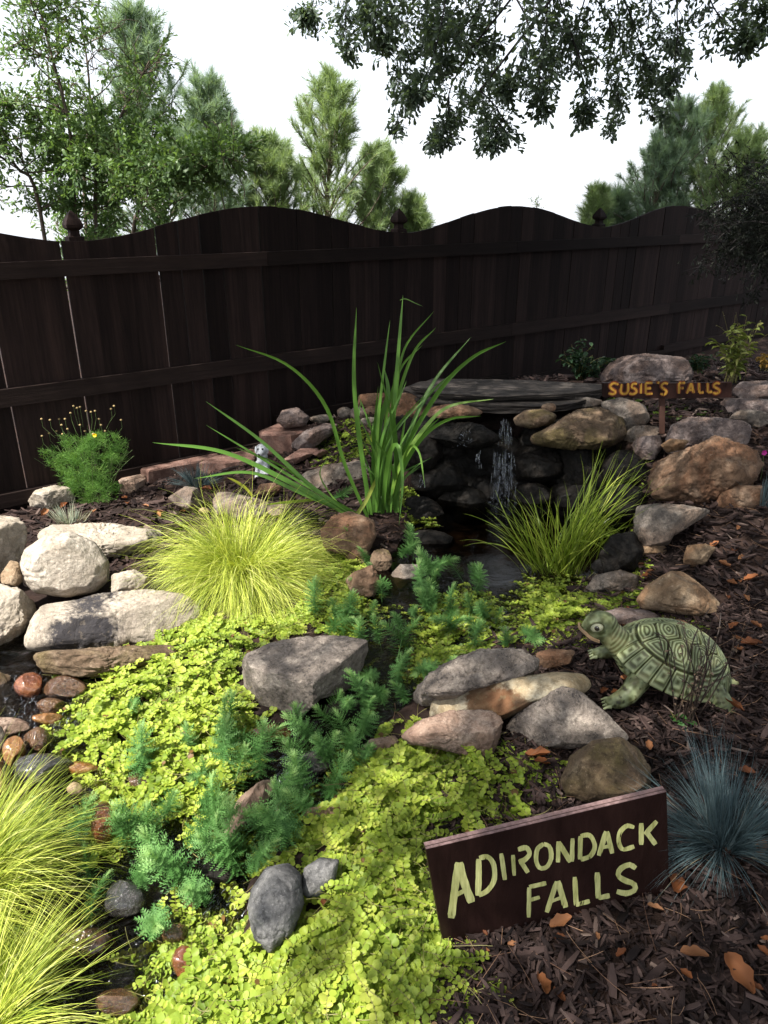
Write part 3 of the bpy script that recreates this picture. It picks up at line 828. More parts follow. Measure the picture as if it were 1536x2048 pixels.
# --- grotto around the waterfall, recess shade put into its near-black stone
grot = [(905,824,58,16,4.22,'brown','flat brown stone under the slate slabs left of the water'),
 (920,872,80,28,4.10,'shadewet','wet dark ledge just left of the falling water'),
 (845,905,52,40,4.12,'shadewet','dark rock below the brown block left of the waterfall'),
 (870,960,60,45,4.08,'shadewet','large dark wet rock in the middle of the grotto wall'),
 (985,900,60,42,4.30,'shadewet','dark rock wall behind the falling water'),
 (990,965,60,45,4.25,'shadewet','lower dark rock wall behind the falling water'),
 (925,1010,55,42,4.02,'shadewet','dark wet rock at the foot of the grotto left of the water'),
 (835,1035,60,42,3.80,'shadewet','dark rock at the pool edge right of the iris'),
 (1075,930,55,48,4.12,'shadewet','dark rock right of the falling water under the overhang'),
 (1160,935,70,48,4.05,'shadewet','wide dark rock under the broad overhanging rock'),
 (1250,945,50,45,3.82,'shadewet','dark rock left of the biggest boulder'),
 (1245,1010,55,45,3.55,'shadewet','dark rock above the shaded green clump'),
 (1150,1005,70,45,3.95,'shadewet','low dark rock behind the sweet flag'),
 (1060,1000,50,35,4.0,'shadewet','dark stone at the foot of the waterfall'),
 (1010,1035,26,14,3.85,'shadewet','small dark stone splashed by the waterfall'),
 (960,1000,60,50,4.12,'shadewet','dark rock at the back of the pool'), (1110,880,80,50,4.25,'shadewet','dark rock under the overhang beside the falling water'),
 (1200,900,70,60,4.2,'shadewet','dark rock filling the gap under the broad overhanging rock'), (1120,960,60,60,4.15,'shadewet','black rock in the shadow right of the waterfall'),
 (880,880,60,60,4.25,'shadewet','black rock in the shadow behind the wet ledge'), (1200,990,60,60,3.95,'shadewet','black rock behind the top of the sweet flag'), (800,900,60,70,4.3,'shadewet','dark rock behind the iris blades'),
 (1040,985,70,60,4.2,'shadewet','black rock behind the foot of the falls'), (920,940,70,60,4.2,'shadewet','black rock in the middle of the grotto'), (1150,805,60,14,4.45,'grey','grey stone under the right end of the slate slabs')]
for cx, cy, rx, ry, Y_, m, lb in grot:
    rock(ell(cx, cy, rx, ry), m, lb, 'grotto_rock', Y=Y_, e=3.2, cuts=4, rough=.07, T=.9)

# ------------------------------------------------------------------ red blocks by the fence
def prism(poly_xyz, h, bev=0.006, jag=0.0, lay=1, seed=1, drop=None):
    """slab from a top outline (n,3), thickness h downwards, with worn or layered edges"""
    rg = np.random.default_rng(seed)
    P = np.asarray(poly_xyz, float)
    n = len(P)
    m = 6
    Q = np.concatenate([P[i] + (P[(i + 1) % n] - P[i]) * np.linspace(0, 1, m, endpoint=False)[:, None] for i in range(n)])
    c = Q.mean(0)
    nrm_ = norm((Q - c) * [1, 1, 0])
    rows = []
    hs = [0.0]
    V = []
    levels = [(0.0, -bev * 1.5), (-bev, 0.0)]
    for k in range(lay):
        levels += [(-bev - (h - 2 * bev) * (k + 0.85) / lay, rg.uniform(-1, 0) * jag), (-bev - (h - 2 * bev) * (k + 1) / lay, rg.uniform(-1, 0.3) * jag)]
    levels += [(-h, -bev * 1.5)]
    N = len(Q)
    for dz, inset in levels:
        j = perlin(Q * [7, 7, 0] + [3 * seed, 0, dz * 60]) * (jag * 2.2 + bev * .6)
        row = Q + nrm_ * (inset + j)[:, None]
        row[:, 2] += dz + perlin(Q * [4, 4, 0] + seed) * jag * .25
        V.append(row)
    L = len(levels)
    # inner ring + centre on the top so that the face can carry relief
    mid = c + (V[0] - c) * 0.5; mid[:, 2] += perlin(mid * [6, 6, 0] + seed + 4) * (jag * .3 + .001)
    V += [mid, c[None]]
    V = np.concatenate(V)
    F = []
    for k in range(L - 1):
        a = np.arange(N); b = (a + 1) % N
        F.append(np.stack([k * N + b, k * N + a, (k + 1) * N + a, (k + 1) * N + b], -1))
    a = np.arange(N); b = (a + 1) % N
    F.append(np.stack([a, b, L * N + b, L * N + a], -1))
    tri = np.stack([L * N + a, L * N + b, np.full(N, (L + 1) * N)], -1)
    tri2 = np.stack([(L - 1) * N + b, (L - 1) * N + a, np.full(N, (L + 1) * N)], -1)
    # underside centre
    V = np.vstack([V, c - [0, 0, h]])
    tri2[:, 2] = (L + 1) * N + 1
    return V, [np.concatenate(F), np.concatenate([tri, tri2])]

def slab(name, px, z, h, mat, label, cat, **kw):
    P = np.array([at_z(a, b, z if not callable(z) else z(a)) for a, b in px])
    V, F = prism(P, h, **kw)
    c = P.mean(0)
    o = obj(name, V - c, F, MAT[mat], label=label, cat=cat)
    o.location = Vector(c)
    return o
slab('retaining_block', [(397,924),(430,911),(505,896),(522,899),(510,915),(450,925)], .0, .10, 'redblock', 'reddish retaining block partly behind the white dog figurine', 'block', bev=.01, jag=.008, seed=4)
slab('retaining_block', [(276,936),(292,925),(360,913),(438,906),(442,916),(352,930),(296,942)], -.03, .10, 'redblock', 'long dark red retaining block along the fence beside the feathery bush', 'block', bev=.01, jag=.008, seed=5)
slab('retaining_block', [(236,951),(250,938),(283,939),(296,952),(270,964),(240,965)], -.07, .09, 'pink', 'pale pink retaining block touching the feathery bush', 'block', bev=.012, jag=.006, seed=6)
slab('red_block', [(518,860),(555,845),(618,848),(620,860),(582,868),(524,868)], .15, .155, 'redblock', 'big square red block carrying a rounded cobble', 'block', bev=.012, jag=.004, seed=7)

# ------------------------------------------------------------------ slate slabs over the falls
slab('slate_slab', [(800,776),(868,806),(1000,812),(1085,812),(1140,806),(1185,797),(1206,784),(1205,768),(1000,762),(840,762)], .50, .045, 'slate', 'lower of two long grey slate slabs bridging the waterfall', 'slate slab', bev=.004, jag=.014, lay=3, seed=11)
slab('slate_slab', [(822,772),(856,779),(880,787),(1000,792),(1110,789),(1180,783),(1208,778),(1206,768),(1100,762),(980,758),(865,757)], .545, .028, 'slate', 'upper of two long grey slate slabs bridging the waterfall', 'slate slab', bev=.004, jag=.012, lay=2, seed=12)

# ------------------------------------------------------------------ falling water
t = NT('falling_water')
gl = t.n('BsdfGlossy', {'Color': (0.9, 0.95, 1, 1), 'Roughness': 0.12})
df = t.n('BsdfTranslucent', {'Color': (0.75, 0.82, 0.95, 1)})
dd = t.n('BsdfDiffuse', {'Color': (0.75, 0.82, 0.95, 1)})
tr = t.n('BsdfTransparent', {'Color': (1, 1, 1, 1)})
m1 = t.n('MixShader', {0: 0.5, 1: gl, 2: t.n('MixShader', {0: .5, 1: df, 2: dd}).outputs[0]})
a = t.n('Attribute', attribute_name='rnd')
MAT['fall'] = t.done(t.n('MixShader', {0: t.math('MULTIPLY', a.outputs['Fac'], 0.85), 1: tr, 2: m1}))
rg = np.random.default_rng(21)
parts = []
def fall(x0, x1, y0, y1, Y, n, lmin=.01, lmax=.05, spread=.03, top=1.0):
    """streaks and drops of falling water between two photo heights, at distance Y"""
    px = rg.uniform(x0, x1, n); u = rg.uniform(0, 1, n)
    P = at_y(px + (px - (x0 + x1) / 2) * u * .6, y0 + (y1 - y0) * u, Y)
    P[:, 1] += rg.normal(size=n) * spread
    ln = rg.uniform(lmin, lmax, n); wd = rg.uniform(.0009, .0026, n)
    k = np.linspace(0, 1, 4)
    path = P[:, None] + np.stack([rg.normal(size=n)[:, None] * .05 * k * ln[:, None], -0.05 * k[None] * ln[:, None], -k[None] * ln[:, None]], -1)
    rad = wd[:, None] * np.array([.3, 1, .9, .2])
    V, F = tubes(path, rad, 5)
    parts.append((V, F, np.repeat(rg.uniform(.08, .6, n) ** 1.5, 20)))
fall(1002, 1020, 838, 882, 4.12, 60, .02, .07, .012)
fall(988, 1024, 898, 985, 4.02, 110, .03, .13, .02)
fall(1008, 1028, 905, 970, 4.0, 60, .006, .02, .03)
fall(985, 1032, 985, 1015, 3.98, 110, .004, .012, .05)
fall(953, 962, 900, 930, 4.0, 25, .01, .03, .01)
fall(838, 848, 940, 975, 3.95, 18, .01, .02, .01)
fall(915, 940, 862, 890, 4.02, 60, .003, .008, .02)
# tumbling strands at the little cascade in the lower stream
V, F, r_ = join(*parts)
obj('waterfall', V, F, MAT['fall'], smooth=True, rnd=r_, kind='stuff', label='small waterfall splashing down under the slate slabs')
parts = []
def runs(x0, x1, y0, y1, n, dirx, diry, ln0=.02, ln1=.07):
    px, py = rg.uniform(x0, x1, n), rg.uniform(y0, y1, n)
    P = at_z(px, py, -.08); Wz = water_z(P[:, 0], P[:, 1]); P = at_z(px, py, Wz + .006)
    ln = rg.uniform(ln0, ln1, n)
    k = np.linspace(0, 1, 5)
    d = norm(np.stack([dirx + rg.normal(size=n) * .35, diry + rg.normal(size=n) * .35, np.full(n, -.12)], -1))
    path = P[:, None] + d[:, None] * (k[None] * ln[:, None])[..., None]
    path[..., 2] += rg.normal(size=(n, 1)) * .003 + np.sin(k * 3.1) * .004
    V, F = tubes(path, np.full((n, 1), .0009) * np.array([.2, 1, 1.2, 1, .2]), 4)
    parts.append((V, F, np.repeat(rg.uniform(.1, .6, n) ** 1.5, 20)))
runs(560, 640, 1495, 1560, 130, -.5, -.8)
runs(540, 580, 1600, 1690, 120, -.2, -1)
runs(0, 220, 1340, 1470, 150, .2, -1, .01, .03)
runs(880, 1020, 1220, 1262, 130, -1, -.3, .01, .03)
runs(400, 500, 1770, 1830, 40, -.4, -.9, .01, .03)
V, F, r_ = join(*parts)
obj('stream_riffles', V, F, MAT['fall'], smooth=True, rnd=r_, kind='stuff', label='glinting riffles on the running stream')

# ------------------------------------------------------------------ signs
def plane_of(A, B, lean=0.0):
    A, B = np.asarray(A, float), np.asarray(B, float)
    x = norm((B - A) * [1, 1, 0]); z = np.array([0, 0, 1.0])
    n = norm(np.cross(x, z))             # towards the camera side (-y)
    if n[1] > 0: n = -n
    up = norm(z - n * lean)              # lean > 0: top away from the camera
    nn = norm(np.cross(x, up))
    if nn[1] > 0: nn = -nn
    return A, x, up, nn
def hit(pl, px, py):
    A, x, up, nn = pl
    d = rays(px, py)
    tt = ((A - EYE) @ nn) / (d @ nn)
    P = EYE + d * np.asarray(tt)[..., None]
    return np.stack([(P - A) @ x, (P - A) @ up], -1)
def board3(pl, quad, th, off=0.0):
    A, x, up, nn = pl
    V = []
    for o_ in (off, off - th):
        for a, b in quad: V.append(A + x * a + up * b + nn * o_)
    n = len(quad)
    F4 = [(k, n + k, n + (k + 1) % n, (k + 1) % n) for k in range(n)]
    return np.array(V), [np.array([list(range(n)), list(range(2 * n - 1, n - 1, -1))]), np.array(F4)]
MAT['signwood'] = wood('dark_brown_sign_wood', (0.012, 0.0055, 0.0045), (0.020, 0.009, 0.0075), (0.034, 0.017, 0.014), (1, 1, .25), 0.5)
t = NT('plywood_edge')
v = t.coord('Object', (2, 2, 2))
n1 = t.noise(v, 40, 5, .7)
MAT['ply'] = t.done(t.bsdf(t.ramp(n1, [(.3, (.10, .06, .055)), (.7, (.26, .17, .165))]), .7, t.bump(n1, .5, .003)))
MAT['plydark'] = simple('plywood_glue_line', (0.05, 0.03, 0.027), .8)
def paint(name, lo, hi, wear=0.35):
    t = NT(name)
    v = t.coord('Object', (1, 1, .12))
    n1 = t.noise(v, 90, 5, .7, .3); n2 = t.noise(t.coord(), 14, 3, .5)
    c = t.ramp(n1, [(.3, lo), (.65, hi)])
    b = t.bsdf(c, .55, spec=.3)
    tr = t.n('BsdfTransparent')
    k = t.ramp(t.math('ADD', t.math('MULTIPLY', n1, .6), t.math('MULTIPLY', n2, .4)), [(wear, 0.0), (wear + .05, 1.0)])
    return t.done(t.n('MixShader', {0: k, 1: tr, 2: b}))
MAT['paint'] = paint('yellow_green_sign_paint', (0.26, 0.27, 0.075), (0.62, 0.62, 0.27), .35)
MAT['gold'] = paint('golden_yellow_paint', (0.22, 0.11, 0.015), (0.42, 0.24, 0.035), .37)
MAT['rust'] = paint('rust_red_paint', (0.09, 0.018, 0.008), (0.16, 0.035, 0.012), .38)
def stroke(pl, pts, wpx, off, n=18, seed=0):
    P = np.array(pts, float)
    if len(P) > 2: P = spline(P, n)
    else: P = P[0] + (P[1] - P[0]) * np.linspace(0, 1, 8)[:, None]
    d = norm(np.gradient(P, axis=0)); s_ = np.stack([-d[:, 1], d[:, 0]], 1)
    w_ = wpx * (1 + .22 * perlin(np.concatenate([P * .06, np.full((len(P), 1), seed * 1.7)], 1)))
    e0 = np.concatenate([[.8], np.ones(len(P) - 2), [.8]])
    L, Rr = P + s_ * (w_ * e0 / 2)[:, None], P - s_ * (w_ * e0 / 2)[:, None]
    A, x, up, nn = pl
    a, b = hit(pl, L[:, 0], L[:, 1]), hit(pl, Rr[:, 0], Rr[:, 1])
    V = np.empty((2 * len(P), 3))
    V[0::2] = A + a[:, :1] * x + a[:, 1:] * up + nn * off
    V[1::2] = A + b[:, :1] * x + b[:, 1:] * up + nn * off
    k = np.arange(len(P) - 1)
    return V, np.stack([2 * k, 2 * k + 1, 2 * k + 3, 2 * k + 2], -1)
# big sign
pl = plane_of(at_z(888, 1890, 0.0), at_z(1337, 1792, 0.0))
TL, TR = hit(pl, 852, 1699), hit(pl, 1333, 1584)
BL, BR = hit(pl, 888, 1893), hit(pl, 1339, 1800)
BL = BL + (BL - TL) * .22; BR = BR + (BR - TR) * .22
big = empty('sign_board', pl[0], 'dark brown plywood sign reading ADIRONDACK FALLS in yellow green paint', 'sign')
A0 = pl[0]
V, F = board3(pl, [TL, TR, BR, BL], .0185)
obj('panel', V - A0, F, MAT['signwood'], big)
ax = norm(TR - TL); ay = np.array([-ax[1], ax[0]])
for k, (o0, o1, m) in enumerate([(-.0002, -.006, 'ply'), (-.006, -.0085, 'plydark'), (-.0085, -.0183, 'ply')]):
    lift = .0016 if m == 'ply' else .0006
    q = [TL + ay * lift, TR + ay * lift, TR - ay * .0002, TL - ay * .0002]
    V, F = board3(pl, q, o0 - o1, o0)
    obj('plywood_edge', V - A0, F, MAT[m], big)
def crop4(pts): return [(768 + a / 2, 1548 + b / 2) for a, b in pts]
words_big = {'A': [([(298,352),(285,440),(268,575)], 15), ([(300,352),(320,430),(350,512)], 16), ([(285,482),(325,462)], 9)],
 'D': [([(378,338),(378,410),(375,485)], 12), ([(380,334),(415,330),(438,362),(440,420),(415,462),(378,484)], 10)],
 'I': [([(468,316),(483,422)], 9)], 'R': [([(515,322),(520,405)], 8), ([(535,300),(568,293),(581,318),(560,342),(538,350)], 10), ([(545,346),(575,392)], 9)],
 'O': [([(637,278),(612,300),(608,345),(622,374),(650,370),(668,335),(662,290),(637,278)], 9)],
 'N': [([(697,268),(695,352)], 9), ([(697,270),(745,350)], 10), ([(753,255),(750,348)], 9)],
 'D.001': [([(785,247),(783,340)], 9), ([(785,246),(822,244),(842,285),(825,325),(785,341)], 9)],
 'A.001': [([(888,228),(858,325)], 10), ([(890,228),(912,316)], 10), ([(870,292),(905,285)], 7)],
 'C': [([(1000,212),(970,206),(943,232),(938,270),(955,300),(1000,288)], 9)],
 'K': [([(1028,195),(1028,282)], 10), ([(1090,187),(1042,240)], 10), ([(1050,232),(1085,280)], 10)],
 'F': [([(580,452),(578,572)], 9), ([(580,450),(648,434)], 9), ([(582,502),(622,490)], 8)],
 'A.002': [([(690,428),(650,552)], 10), ([(694,426),(726,532)], 12), ([(665,508),(712,490)], 7)],
 'L': [([(762,410),(768,524)], 10), ([(766,522),(822,506)], 9)], 'L.001': [([(852,392),(856,496)], 11), ([(856,494),(902,484)], 10)],
 'S': [([(1006,376),(980,361),(945,378),(936,404),(962,424),(998,438),(1002,462),(968,476),(930,468)], 11)]}
k = 0
for ch, sts in words_big.items():
    vs_, fs_, o_ = [], [], 0
    for pts_, wpx in sts:
        V, F = stroke(pl, crop4(pts_), wpx, .0012 + .0003 * len(vs_), seed=k); k += 1
        vs_.append(V - A0); fs_.append(F + o_); o_ += len(V)
    obj('painted_letter', np.concatenate(vs_), np.concatenate(fs_), MAT['paint'], big)
# upper sign
pl2 = plane_of(at_z(1207, 797, .40), at_z(1462, 797, .40))
A2 = at_y(1207, 795, 4.02); B2 = at_y(1462, 796, 4.02)
pl2 = plane_of(A2, B2)
small = empty('small_sign', A2, 'small rustic dark sign reading SUSIE\'S FALLS in golden letters beside the slate slabs', 'sign')
q = [hit(pl2, 1205, 766), hit(pl2, 1300, 767), hit(pl2, 1464, 765), hit(pl2, 1463, 795), hit(pl2, 1330, 797), hit(pl2, 1206, 794)]
V, F = board3(pl2, q, .02)
obj('panel', V - A2, F, MAT['signwood'], small)
pq = [hit(pl2, 1322, 790), hit(pl2, 1333, 790), hit(pl2, 1332, 870), hit(pl2, 1323, 870)]
V, F = board3(pl2, pq, .02, -.0205)
obj('post', V - A2, F, simple('reddish_stake_wood', (.06, .028, .02), .8), small)
def crop3(pts): return [(1060 + a / 3.227, 580 + b / 3.227) for a, b in pts]
words = [[[(570,610),(540,600),(515,620),(530,640),(550,655),(535,672),(505,665)]], [[(590,605),(585,655),(605,670),(630,655),(632,600)]],
 [[(690,605),(665,605),(655,625),(680,640),(685,660),(660,672),(640,665)]], [[(715,600),(715,668)]], [[(745,600),(745,670)],[(745,670),(790,668)],[(745,600),(790,598)],[(745,635),(780,633)]],
 [[(830,590),(825,605)]], [[(890,605),(865,600),(845,620),(865,640),(880,655),(865,675),(840,668)]], [[(960,600),(960,668)],[(960,600),(1000,598)],[(960,632),(990,632)]],
 [[(1040,600),(1010,668)],[(1040,600),(1055,665)],[(1020,645),(1050,643)]], [[(1090,598),(1090,662)],[(1090,662),(1120,660)]], [[(1145,598),(1145,660)],[(1145,660),(1175,655)]],
 [[(1225,605),(1200,600),(1185,620),(1215,640),(1220,655),(1200,668),(1180,660)]]]
for ch in words:
    vs_, fs_, o_ = [], [], 0
    for j, pts_ in enumerate(ch):
        V, F = stroke(pl2, crop3(pts_), 4.2, .0035 + .0004 * j, seed=k); k += 1
        vs_.append(V - A2); fs_.append(F + o_); o_ += len(V)
    L = obj('painted_letter', np.concatenate(vs_), np.concatenate(fs_), MAT['gold'], small)
    vs_, fs_, o_ = [], [], 0
    for j, pts_ in enumerate(ch):
        V, F = stroke(pl2, crop3(pts_), 8.5, .0012 + .0004 * j, seed=k); k += 1
        vs_.append(V - A2); fs_.append(F + o_); o_ += len(V)
    obj('letter_outline', np.concatenate(vs_), np.concatenate(fs_), MAT['rust'], L)  # rust red painted outline beneath the gold stroke
# ------------------------------------------------------------------ modelling soft bodies: capsules fused by a voxel remesh
def fused(name, caps, voxel, smooth=6, mat=None, parent=None):
    """caps: ((p0, r0), (p1, r1)) tapered capsules -> one continuous mesh"""
    V, F = ico(3)
    Vs, Fs, o = [], [], 0
    for (p0, r0), (p1, r1) in caps:
        p0, p1 = np.array(p0, float), np.array(p1, float)
        r0, r1 = np.broadcast_to(np.array(r0, float), 3), np.broadcast_to(np.array(r1, float), 3)
        n = max(2, int(np.linalg.norm(p1 - p0) / (min(r0.min(), r1.min()) * .35)) + 1)
        for k in range(n):
            f = k / (n - 1)
            Vs.append(p0 + (p1 - p0) * f + V * (r0 + (r1 - r0) * f)); Fs.append(F + o); o += len(V)
    me = mesh(name, np.concatenate(Vs), np.concatenate(Fs), mat, True)
    tmp = bpy.data.objects.new('tmp', me); COL.objects.link(tmp)
    m = tmp.modifiers.new('r', 'REMESH'); m.mode = 'VOXEL'; m.voxel_size = voxel; m.use_smooth_shade = True
    m = tmp.modifiers.new('s', 'SMOOTH'); m.factor = .6; m.iterations = smooth
    dg = bpy.context.evaluated_depsgraph_get()
    me2 = bpy.data.meshes.new_from_object(tmp.evaluated_get(dg))
    bpy.data.objects.remove(tmp); bpy.data.meshes.remove(me)
    me2.name = name
    n = len(me2.vertices); co = np.empty(n * 3, np.float32); me2.vertices.foreach_get('co', co)
    return me2, co.reshape(-1, 3).astype(float)
def set_attr(me, v, nm='rnd'):
    a = me.attributes.new(nm, 'FLOAT', 'POINT'); a.data.foreach_set('value', np.asarray(v, np.float32))
def put(name, me, parent, mat=None):
    if mat:
        me.materials.clear(); me.materials.append(mat)
    return link(bpy.data.objects.new(name, me), parent)

# ------------------------------------------------------------------ turtle
t = NT('green_ceramic_glaze')
a = t.n('Attribute', attribute_name='rnd')
v = t.coord('Object')
n1 = t.noise(v, 16, 5, .6); n2 = t.noise(v, 90, 4, .6)
k = t.math('ADD', a.outputs['Fac'], t.math('MULTIPLY', t.math('SUBTRACT', n1, .5), .55))
c = t.ramp(k, [(0.0, (.016, .018, .007)), (.28, (.055, .062, .02)), (.52, (.13, .155, .075)), (.85, (.27, .31, .17))])
c = t.mix(t.ramp(n1, [(.5, 0.0), (.7, .35)]), c, (.20, .15, .07))
MAT['glaze'] = t.done(t.bsdf(c, .5, t.bump(n2, .25, .003), .35))
MAT['cream'] = simple('cream_glaze', (.30, .30, .20), .45, .4)
MAT['lip'] = simple('tan_glaze', (.26, .17, .09), .4, .5)
MAT['black'] = simple('black_glaze', (.012, .010, .008), .2, .6)
tp = at_y(1338, 1352, 2.12)
turtle = empty('turtle_statue', (tp[0], tp[1], float(terr(tp[0], tp[1]))), 'green glazed ceramic turtle with raised head standing on the mulch', 'garden statue')
turtle.scale = (.93, .93, .93)
turtle.rotation_euler = (R(0), R(0), R(180 - 6))
tilt = Matrix.Rotation(R(-16), 3, 'Y') @ Matrix.Rotation(R(-9), 3, 'X')
TM = np.array(tilt)
TC = np.array([0.0, 0, .105])
SA, SB, SHh = .205, .165, .128
def shell_pt(u, v):
    r = np.sqrt(u * u + v * v)
    z = SHh * np.maximum(1 - r ** 2.3, 0) ** .72 - .012 * sstep(.82, 1.0, r)
    fl = 1 + .05 * sstep(.78, 1.0, r)
    P = np.stack([u * SA * fl, v * SB * fl, z], -1)
    return P
vert = [(u, 0.0) for u in (.70, .36, .0, -.36, -.70)]
cost = [(u * 1.0, s_ * .50) for s_ in (1, -1) for u in (.56, .19, -.19, -.56)]
cent = np.array(vert + cost)
nM = 24
rn, tn = 84, 264
rr_, tt_ = np.meshgrid(np.linspace(0.0, 1, rn) ** .8, np.linspace(0, 2 * np.pi, tn, endpoint=False), indexing='ij')
U, Vv = rr_ * np.cos(tt_), rr_ * np.sin(tt_)
dd = np.sqrt(((U[..., None] - cent[:, 0]) * 1.05) ** 2 + ((Vv[..., None] - cent[:, 1]) * .95) ** 2)
so = np.sort(dd, -1)
cell = dd.argmin(-1)
edge = (so[..., 1] - so[..., 0]) / 2
marg = rr_ > .80
mt = (tt_ / (2 * np.pi) * nM) % 1
e_m = np.minimum(np.minimum(mt, 1 - mt) * .25, np.minimum(np.abs(rr_ - .80), 1.02 - rr_ + 0 * rr_))
edge = np.where(marg, e_m, np.minimum(edge, np.abs(.80 - rr_)))
cell = np.where(marg, 20 + (tt_ / (2 * np.pi) * nM).astype(int), cell)
wob = .012 * perlin(np.stack([U * 9, Vv * 9, U * 0], -1))
ring = .5 - .5 * np.cos((edge + wob * .5) * 2 * np.pi / .052)
ring = np.where(edge > .20, .8, ring)
g = sstep(.0, .03, edge)
hgt = .0075 * g + .0028 * ring * g
col = np.clip(.04 + .16 * g + .62 * ring * g + .25 * perlin(np.stack([U * 5, Vv * 5, U * 0 + 2], -1)), 0, 1)
P = shell_pt(U, Vv)
n_out = norm(P * [1 / SA ** 2, 1 / SB ** 2, 1 / SHh ** 2] + [0, 0, .01])
PS = (P + n_out * (hgt - .001)[..., None]) @ TM.T + TC
shell_base = shell_pt(U[::4, ::6], Vv[::4, ::6])
r4, t4 = shell_base.shape[:2]
sb = (shell_base * [.985, .985, .96]) @ TM.T + TC
def grid_faces(nr, ntt):
    i = np.arange(nr - 1)[:, None] * ntt; j = np.arange(ntt)[None]
    return np.stack([i + j, i + ntt + j, i + ntt + (j + 1) % ntt, i + (j + 1) % ntt], -1)
# the rim turns down and under, closing with a belly
rim = sb[-1]
und = (rim - TC) * [.93, .93, 1] + TC - np.array([0, 0, .018])
bel = (rim - TC) * [.3, .3, .6] + TC - np.array([0, 0, .035])
allv = np.concatenate([sb.reshape(-1, 3), und, bel])
fb = grid_faces(r4 + 2, t4).reshape(-1, 4)
shell = obj('shell', allv, fb, MAT['glaze'], turtle, True, rnd=np.full(len(allv), .15))
allF = grid_faces(rn, tn)
cid = cell[:-1]
flatV, flatC = PS.reshape(-1, 3), col.ravel()
for cdi in np.unique(cell):
    ff = allF[cid == cdi].reshape(-1, 4)
    if len(ff) < 4: continue
    u_, inv = np.unique(ff, return_inverse=True)
    obj('scute', flatV[u_], inv.reshape(-1, 4), MAT['glaze'], shell, True, rnd=flatC[u_])
H = np.array([.268, .004, .238])
caps = [((H, (.062, .047, .054)), (H + [.022, 0, -.008], (.046, .036, .038))),
        ((H + [.014, 0, -.028], (.046, .036, .028)), (H + [.022, 0, -.032], (.038, .030, .020))),
        ((H + [-.025, 0, -.02], (.044, .042, .046)), ((.15, 0, .12), .058)),
        (((.15, 0, .11), .055), ((.05, 0, .07), .07)),
        (((.13, .10, .085), .042), ((.175, .145, .045), .034)), (((.175, .145, .045), .034), ((.215, .155, .018), (.040, .030, .018))),
        (((.13, -.10, .085), .042), ((.175, -.145, .045), .034)), (((.175, -.145, .045), .034), ((.215, -.155, .018), (.040, .030, .018))),
        (((-.12, .10, .06), .04), ((-.16, .14, .018), (.040, .032, .02))), (((-.12, -.10, .06), .04), ((-.16, -.14, .018), (.040, .032, .02))),
        (((-.15, 0, .05), .03), ((-.235, .01, .028), .012)), (((-.1, 0, .05), (.09, .1, .03)), ((.1, 0, .075), (.09, .1, .03)))]
me, co = fused('turtle_body', caps, .0045, 5)
off = fbm(co * 45, 2); me.vertices.foreach_set('co', (co + norm(co - [0, 0, .05]) * (off * .0015)[:, None]).astype(np.float32).ravel())
warts = perlin(co * 75 + 4)
val = .45 + .5 * off - .5 * sstep(.22, .34, warts) * (co[:, 0] < .23)
neckr = np.sin(co[:, 0] * 330 + co[:, 2] * 260)
val = np.where((co[:, 0] > .16) & (co[:, 0] < .235) & (co[:, 2] > .12), .38 + .22 * neckr, val)
set_attr(me, np.clip(val, 0, 1)); me.update()
body = put('body', me, turtle, MAT['glaze'])
for s_ in (1, -1):
    for j in range(4):
        p0 = np.array([.236 + .0 * j, s_ * (.155 + (j - 1.5) * .015), .014]); p1 = p0 + [.026, s_ * (j - 1.5) * .003, -.008]
        V, F = tube1([p0, (p0 + p1) / 2 + [0, 0, .003], p1], .0085, .003)
        obj('claw', V, F, MAT['glaze'], turtle, True, rnd=np.full(len(V), .75))
hr = np.array([.068, .053, .058])
def on_head(d, k=1.0, c=H): 
    d = norm(d); return c + d * hr * k
V0, F0 = ico(3)
for s_ in (1, -1):
    ec = on_head((.34, .86 * s_, .26), .90)
    B = basis(np.array([[.85, -.25 * s_, -.45]]), np.array([[.2, s_, .2]]))[0]
    me_ = mesh('eye', (V0 * [.024, .016, .009]) @ B.T + ec, F0, MAT['cream'], True)
    eye = put('eye', me_, turtle)
    V, F = tubes((ec + (np.stack([np.cos(q_ := np.linspace(0, 2 * np.pi, 30)) * .0255, np.sin(q_) * .0175, q_ * 0 + .001], -1) @ B.T))[None], np.full((1, 30), .0028), 6)
    obj('eyelid', V, F, MAT['glaze'], turtle, True, rnd=np.full(len(V), .25))
    pc = ec + B @ np.array([-.001, .001, .0072])
    obj('pupil', (V0 * [.0095, .0095, .004]) @ B.T + pc, F0, MAT['black'], eye, True)
mp = np.concatenate([[on_head((1.0, y_, -.10 - .05 * abs(y_)), 1.12) for y_ in (-.25, 0, .25)], [on_head(d_, 1.04) for d_ in ((.9, .6, -.28), (.75, .8, -.5), (.45, .9, -.72), (.1, .85, -.85))]])
V, F = tube1(spline(mp, 26), .0052, .003)
obj('mouth', V, F, MAT['lip'], turtle, True)
V, F = tube1(spline(mp - [0, 0, .007], 26), .0042, .0025)
obj('lower_lip', V, F, MAT['lip'], turtle, True)

